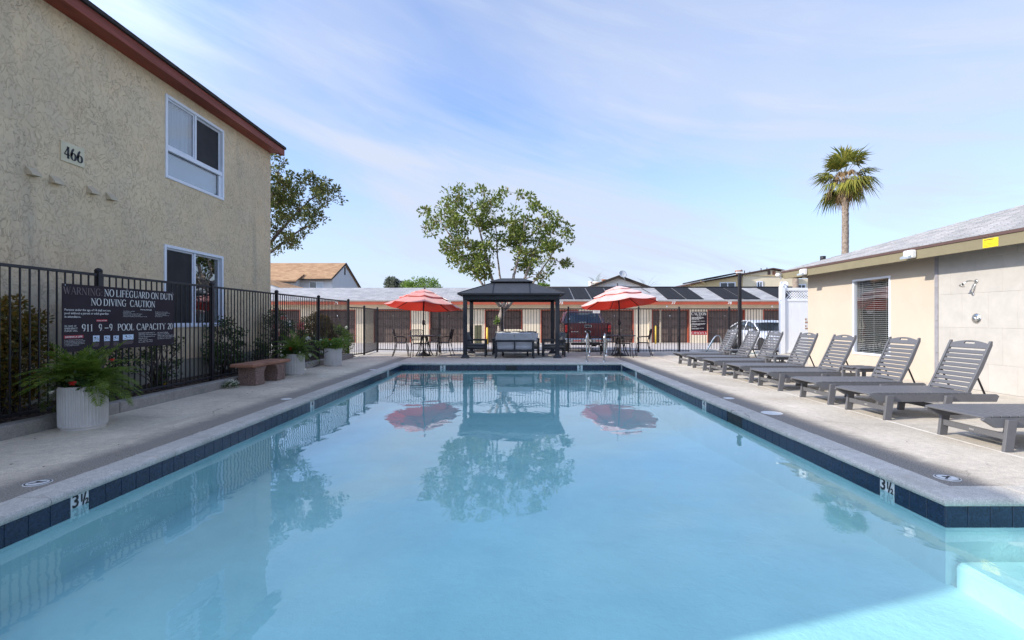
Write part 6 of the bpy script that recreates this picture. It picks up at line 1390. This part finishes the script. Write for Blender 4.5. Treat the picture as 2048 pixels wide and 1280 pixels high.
# cab: side profile lofted with tumblehome
def cab_ring(y0, y1, z0, z1, s): return None
b = MB(); secs = [(2.06,.5,1.24,.96,.96),(2.08,1.24,1.24,.95,.95)]
zb, zt = 1.24, 1.80
bot = [(-.955,2.10),(.955,2.10),(.955,4.05),(-.955,4.05)]; top_ = [(-.76,2.34),(.76,2.34),(.78,3.45),(-.78,3.45)]
lo = [(x,y,.50) for x,y in bot]; mi_ = [(x,y,zb) for x,y in bot]; hi = [(x,y,zt-.075) for x,y in top_]; hi2 = [(x*.90,y+(.08 if y < 3 else -.10),zt) for x,y in top_]
b.add(lo+mi_, [(0,1,5,4),(1,2,6,5),(2,3,7,6),(3,0,4,7),(4,5,6,7)]); b.add(hi+hi2, [(0,1,5,4),(1,2,6,5),(2,3,7,6),(3,0,4,7),(4,5,6,7),(3,2,1,0)])
b.build('cab', P_, tk, world=False, bevel=.03)
for i in range(4): p,q = Vector(mi_[i]),Vector(hi[i]); MB().bar(p,q,.11,.09,c=.01).build('pillar', P_, tk, world=False)
for s in (-1,1): MB().bar(Vector((s*.955,3.05,zb)),Vector((s*.78,2.95,zt-.03)),.06,.06,c=.01).build('pillar', P_, tk, world=False)

for k,(i,j) in enumerate(((0,1),(1,2),(2,3),(3,0))):
    a0,a1,b1,b0_ = [Vector(v) for v in (mi_[i],mi_[j],hi[j],hi[i])]; cen = (a0+a1+b0_+b1)/4; q = [v+(cen-v)*.03 for v in (a0,a1,b1,b0_)]
    MB().add([tuple(v) for v in q],[(0,1,2,3)]).build('rear_window' if k == 0 else 'side_window', M['car_glass'], tk, world=False)
MB().box(-.35,2.30,1.3,.35,2.36,1.62).build('sticker_backing' if False else 'seat_back', M['rubber'], tk, world=False)
for x_ in (-.45,.45): MB().box(x_-.25,2.6,1.0,x_+.25,2.75,1.55,0,.05).build('seat_back', M['cush_dark'], tk, world=False); MB().box(x_-.13,2.62,1.56,x_+.13,2.72,1.70,0,.03).build('headrest', M['cush_dark'], tk, world=False)
MB().lathe([(.075,0),(.075,.002),(0,.002)],20,M=Matrix.Translation((-.66,2.16,1.42)) @ Matrix.Rotation(R(90),4,'X') @ Matrix.Scale(.55,4,(0,1,0))).build('window_sticker', M['pict'], tk, world=False)
b = MB(); b.prism([(4.05,.50),(4.05,1.22),(5.4,1.10),(5.55,.95),(5.55,.45),(5.2,.45)],'x',-.93,.93); b.build('bonnet', P_, tk, world=False, bevel=.04)
for s in (-1,1):
    wheel(tk, s*.83, 1.23, .39, .39, .26, s); wheel(tk, s*.83, 4.75, .39, .39, .26, s)
    b = MB(); b.box(s*.97-(.0 if s > 0 else .22),3.72,1.20,s*.97+(.22 if s > 0 else 0),3.80,1.42,0,.03); b.build('wing_mirror', M['black'], tk, world=False)
MB().lathe([(.37,-.02),(.37,.02)],6,M=Matrix.Translation((0,0,0))) 
# ---- silver hatchback, front three-quarter toward the camera
cr = thing('silver_car','silver-white compact car parked behind the fence beyond the far loungers','car',(11.75,23.45,-.27),None,R(2)); S_ = M['silver']
# local: nose toward -y, x right ; length 4.3 ; loft of cross-sections along y
stn = [(-2.10,.60,.38,.62),(-2.02,.72,.28,.74),(-1.75,.82,.22,.83),(-1.2,.865,.20,.93),(-.85,.87,.20,.98),(0,.875,.20,1.0),(.9,.87,.20,1.01),(1.6,.85,.22,1.03),(2.0,.78,.28,1.0),(2.15,.66,.40,.88)]
def bodyring(w,zl,zh): return [(-w*.93,zl),(w*.93,zl),(w,zl+.15),(w,zl+(zh-zl)*.62),(w*.965,zh-.06),(w*.86,zh),(-w*.86,zh),(-w*.965,zh-.06),(-w,zl+(zh-zl)*.62),(-w,zl+.15)]
b = MB(); profile_body(b,[bodyring(w,zl,zh) for (_,w,zl,zh) in stn],[s_[0] for s_ in stn],0,True); b.build('body', S_, cr, world=False)
gstn = [(-.95,.78,.97,.985),(-.35,.68,.97,1.33),(.05,.64,.97,1.43),(.6,.63,.97,1.45),(1.1,.64,.97,1.40),(1.7,.70,.97,1.20),(2.05,.74,.97,1.02)]
def gring(w,wb,z0,z1): return [(-wb,z0),(wb,z0),(w+(wb-w)*.15,z1-.05),(w*.86,z1),(-w*.86,z1),(-w-(wb-w)*.15,z1-.05)]
b = MB(); profile_body(b,[gring(w-.01,.80,z0,z1-.012) for (_,w,z0,z1) in gstn],[s_[0] for s_ in gstn],0,True); b.build('glasshouse', M['dark_glass'], cr, world=False)
b = MB(); rf = [s_ for s_ in gstn[1:6]]
vs = []; 
for (y,w,z0,z1) in rf: vs += [(-w*.93,y,z1-.035),(-w*.80,y,z1+.004),(0,y,z1+.018),(w*.80,y,z1+.004),(w*.93,y,z1-.035)]
b.add(vs,[(k*5+i,k*5+i+1,(k+1)*5+i+1,(k+1)*5+i) for k in range(len(rf)-1) for i in range(4)],0,True); b.build('roof', S_, cr, world=False)
b = MB()
for s in (-1,1):
    b.tube([(s*.80,-.98,.98),(s*.70,-.36,1.31),(s*.66,.05,1.405),(s*.65,.6,1.425),(s*.66,1.1,1.375),(s*.72,1.7,1.17),(s*.76,2.0,1.03)],.035,6)
    b.tube([(s*.80,.35,.98),(s*.655,.30,1.42)],.03,6); b.tube([(s*.80,1.15,.98),(s*.67,1.05,1.38)],.035,6)
b.build('window_pillars', S_, cr, world=False)
for s in (-1,1):
    wheel(cr, s*.80, -1.32, .31, .31, .2, s); wheel(cr, s*.80, 1.32, .31, .31, .2, s)
    for yy in (-1.32,1.32):
        b = MB(); pts = [(yy+.37*math.cos(PI*i/12),.31+.37*math.sin(PI*i/12)) for i in range(13)]; b.prism(pts,'x',s*.862,s*.879); b.build('wheel_arch', M['black'], cr, world=False)
    MB().box(s*.98-.10,-.72,.93,s*.98+.10,-.62,1.05,0,.03).build('wing_mirror', S_, cr, world=False); 
    b = MB(); b.prism([(-2.06,.60),(-1.95,.70),(-1.55,.80),(-1.60,.70),(-2.0,.56)],'x',s*.60,s*.845); b.build('headlight', M['pale_glass'], cr, world=False)
    for y0,y1 in ((-.80,.33),(.37,1.12)): MB().box(s*.876-.004,y0,.35,s*.876+.004,y0+.012,.97).build('door_seam', M['black'], cr, world=False); MB().box(s*.885-.012,y1-.2,.80,s*.885+.012,y1-.06,.83,0,.005).build('door_handle', S_, cr, world=False)
b = MB(); b.box(-.55,-2.125,.40,.55,-2.08,.52,0,.02); b.build('grille', M['black'], cr, world=False)
t = thing('storage_bench','low cream-lidded storage bench before the garage door behind the sofa','bench',((1025-1033)*30/990,30,-.32))
MB().box(-.62,-.25,0,.62,.25,.74,0,.02).build('body', M['cabinet'], t, world=False)
MB().prism([(-.68,.745),(.68,.745),(.64,.88),(.5,.93),(-.5,.93),(-.64,.88)],'y',-.30,.30).build('lid', M['wall_cream'], t, world=False, bevel=.02)
# ================================================================ SIGNS
SX = FX+.035
ws = thing('warning_sign','large dark pool rules board headed WARNING hanging on the left fence','sign',(SX,6.83,.82))
# the board in local (u along +y, v up) ; pixel readings of the close-up are turned into board coordinates
SY0,SY1,SZ0,SZ1 = 5.87,7.79,.815,1.642
MB().box(SX,SY0,SZ0,SX+.006,SY1,SZ1,0,.0015).build('board', M['sign'], ws)
def S_uv(zx, zy):
    px, py = 60+zx/6.4, 540+zy/6.4; Y = 990*5.395/(1033-px); return Y, CAMZ+(639-py)*Y/990
P3 = lambda u,v: (SX+.0085,u,v)
def line(txt, zx0, zyb, zx1, zh, mi='ink', heavy=1.0, name='lettering'):
    """words whose baseline starts at (zx0,zyb), end at zx1, cap height zh (all in close-up pixels)"""
    u0,v0 = S_uv(zx0,zyb); u1,_ = S_uv(zx1,zyb); _,vt = S_uv(zx0,zyb-zh); b = MB(); serif(b, txt, u0, v0, vt-v0, (u1-u0), 0, heavy, 0, P3); b.build(name, M[mi], ws)
line('WARNING:',418,305,928,97,'ink_grey',1.1); 
b = MB()
u0,v0 = S_uv(418,305)
VT = v0
def vline(txt, zx0, zx1, v, h, mi='ink', heavy=1.15):
    u0,_ = S_uv(zx0,0); u1,_ = S_uv(zx1,0); b = MB(); serif(b, txt, u0, v, h, (u1-u0), 0, heavy, 0, P3); b.build('lettering', M[mi], ws)
hcap = S_uv(418,205)[1]-v0
vline('NO LIFEGUARD ON DUTY',945,1832,v0,hcap); 
v2 = S_uv(775,452)[1]; vline('NO DIVING  CAUTION',775,1598,v2,hcap*.98)
v3 = S_uv(655,788)[1]; h3 = S_uv(655,695)[1]-v3
vline('911',655,805,v3,h3); vline('9',872,918,v3,h3); vline('-',945,1005,v3,h3); vline('9',1008,1052,v3,h3); vline('POOL',1115,1330,v3,h3); vline('CAPACITY',1358,1730,v3,h3); vline('20',1755,1820,v3,h3)
def small(txt, zx, zy, size, m='ink', align='LEFT', bold=0, zxmax=None):
    u,v = S_uv(zx,zy); me = text_mesh(txt, size, M[m], align, bold=bold, res=1)
    sx = 1.0
    if zxmax:
        w = max(v_.co.x for v_ in me.vertices) or 1; sx = (S_uv(zxmax,zy)[0]-u)/w
    return inst('lettering', me, ws, (SX+.0085-WL(ws).x, u-WL(ws).y, v-WL(ws).z), (R(90),0,R(90)), (sx,1,1))
def rows(lines, zx, zy, dv, size, zxm=None, **k):
    u,v = S_uv(zx,zy)
    for i,l in enumerate(lines):
        if not l: continue
        me = text_mesh(l, size, M[k.get('m','ink')], 'LEFT', bold=k.get('bold',0), res=1); w = max(v_.co.x for v_ in me.vertices); sx = min(1.15,(S_uv(zxm,zy)[0]-u)/k['full']) if False else 1.0
        if zxm and i == 0: k['sx'] = (S_uv(zxm,zy)[0]-u)/w
        inst('lettering', me, ws, (SX+.0085-WL(ws).x, u-WL(ws).y, v-dv*i-WL(ws).z), (R(90),0,R(90)), (k.get('sx',1),1,1))
rows(['Persons under the age of 14 shall not use','pool without a parent or adult guardian','in attendance.'],432,520,.042,.040,1022,bold=.0004)
rows(['IN CASE OF','EMERGENCY,','PLEASE CALL'],432,730,.029,.030,585)
small('POOL RULES',1408,515,.024,zxmax=1550,bold=.0006)
rows(['· No running or pushing','· Private use only','· Residents must accompany their guests','· Swim wear only, no jeans or cutoffs','· All persons using the pool do so at their own risk'],1180,530,.0185,.0165,1330)
rows(['· No glassware in the pool area','· Manager reserves the right to deny','  use to anyone at any time','· Shower before entering the pool','· No pets allowed'],1590,540,.0175,.016,1757)
def red(zx0,zx1,zy0,zy1):
    a,v1 = S_uv(zx0,zy0); c,_ = S_uv(zx1,zy0); v0_ = v1-(S_uv(zx0,zy0)[1]-S_uv(zx0,zy1)[1]); MB().box(SX+.0062,a,v0_,SX+.0070,c,v1).build('red_panel', M['ink_red'], ws)
red(843,983,632,660); small('POOL HOURS',848,654,.018,zxmax=975,bold=.0006); red(428,678,840,878); small('SAVING A LIFE',440,870,.028,zxmax=662,bold=.001)
small('AM',918,780,.016,'ink_grey'); small('PM',1053,780,.016,'ink_grey')
rows(['In case of need, mouth-to-mouth','or manual artificial respiration should','be started immediately, and carried','on until normal breathing is restored','or until a physician arrives.'],430,905,.0165,.0165,665)
rows(['NEAREST EMERGENCY','SERVICES: Palomar Medical','Center Emergency Room','442.281.5000','2185 Citracado Pkwy,','Escondido, CA 92029'],1382,815,.0255,.021,1588)
rows(['FACILITY NAME','AND LOCATION:','Whispering Oaks Apartments','460 N Twin Oaks Valley Rd','San Marcos, CA 92069'],1625,808,.0225,.020,1760)
for zx0,zx1,zy0,zy1,n in ((800,882,840,915,4),(942,1017,840,908,4),(1062,1130,840,903,4),(1183,1318,828,888,4)):
    a,v1 = S_uv(zx0,zy0); c,v0_ = S_uv(zx1,zy1); pp = MB().box(SX+.0062,a,v0_,SX+.0072,c,v1).build('pictogram_panel', M['pict'], ws)
    b = MB(); w = c-a; h = v1-v0_
    b.tube([P3(a+w*.15,v0_+h*.2),P3(a+w*.45,v0_+h*.5),P3(a+w*.7,v0_+h*.35)],.0025,4); b.lathe([(.012,0),(0,.0005)],12,M=Matrix.Translation(P3(a+w*.3,v0_+h*.68)) @ Matrix.Rotation(R(90),4,'Y')); b.tube([P3(a+w*.55,v0_+h*.8),P3(a+w*.8,v0_+h*.5),P3(a+w*.9,v0_+h*.15)],.002,4); b.build('pictogram', M['black'], pp)
    for i in range(n): MB().box(SX+.0064,a-.002,v0_-.022-.013*i,SX+.0070,c-(.02 if i == n-1 else .004),v0_-.016-.013*i).build('text_line', M['ink_grey'], pp)
for (u,v) in ((SY0+.04,SZ1-.02),(SY1-.04,SZ1-.02),(SY0+.04,SZ0+.02),(SY1-.04,SZ0+.02),(6.85,SZ1-.015)): MB().lathe([(.008,.006),(.005,.009),(0,.010)],8,M=Matrix.Translation((SX,u,v)) @ Matrix.Rotation(R(90),4,'Y')).build('screw', M['chrome'], ws)
# ---- caution sign on the far fence
cs = thing('caution_sign','tall dark CAUTION board with red CAPACITY 6 band on the far fence','sign',(6.68,18.12,.65)); CY = 18.115
cx0,cx1,cz0,cz1 = 6.385,6.975,.648,1.497
MB().box(cx0,CY,cz0,cx1,CY+.006,cz1,0,.001).build('board', M['sign'], cs); MB().box(cx0,CY-.002,cz0,cx1,CY-.0003,.79).build('red_panel', M['ink_red'], cs)
PC = lambda u,v: (u,CY-.003,v)
b = MB(); serif(b,'CAUTION',cx0+.02,1.365,.105,.55,0,1.1,0,PC); b.build('lettering', M['ink'], cs); b = MB(); serif(b,'CAPACITY 6',cx0+.02,.675,.085,.55,0,1.3,0,PC); b.build('lettering', M['ink'], cs)
lines = [('HOT WATER',1.33,1),('Elderly persons, pregnant women, infants',1.285,0),('and those with health conditions requiring',1.26,0),('medical care should consult with a',1.235,0),('physician before entering.',1.21,0),('Unsupervised use by children under the age of',1.145,0),('14 is prohibited.',1.12,0),
         ('Hot water immersion while under the influence',1.055,0),('of alcohol, narcotics, drugs or medicines may',1.03,0),('lead to serious consequences.',1.005,0),('Do not use alone.',.945,0),('Long exposure may result in hyperthermia,',.885,0),('hypothermia or fainting.',.86,0)]
for l,z,ctr in lines:
    me = text_mesh(l,.026,M['ink'],'LEFT',bold=.0012,res=1); w = max(v_.co.x for v_ in me.vertices); sx = min(1.0,.54/w); inst('lettering', me, cs, ((cx0+.025 if not ctr else (cx0+cx1)/2-w*sx/2)-6.68, CY-.003-18.12, z-.65), (R(90),0,0), (sx,1,1))
nt_ = thing('paper_notice','small white paper notice tied to the far fence above the red truck','sign',(2.94,18.11,1.45)); nx0,nx1 = (1186-1033)*18.1/990,(1200-1033)*18.1/990
MB().box(nx0,18.112,1.44,nx1,18.118,1.62).build('paper', M['decal'], nt_)
for i,(a_,c_) in enumerate(((.06,.2),(.03,.22),(.03,.23),(.05,.2))): MB().box(nx0+a_,18.1105,1.59-.035*i,nx0+c_,18.1115,1.60-.035*i).build('text_line', M['ink_grey'], nt_)
# ---- a few dry leaves and specks on the deck
g = np.random.default_rng(77); n = 130; V = []
for i in range(n):
    if i < 70: x,y = -4.3+g.normal()*.35, 10.5+g.uniform(-3,4.6); x = max(-5.05,min(-3.5,x))
    elif i < 100: x,y = g.uniform(-5.0,-3.5), g.uniform(3.6,9)
    else: x,y = g.uniform(3.6,7.6), g.uniform(3.8,13)
    s = g.uniform(.006,.018); a = g.uniform(0,6.28)
    for (u,v) in ((-1,0),(0,-.45),(1,0),(0,.45)): V.append((x+(u*math.cos(a)-v*math.sin(a))*s, y+(u*math.sin(a)+v*math.cos(a))*s, .003+abs(u)*s*.3))
tag(soup('leaf_litter', V, np.arange(4*n).reshape(-1,4), M['bark_dark']), kind='stuff')
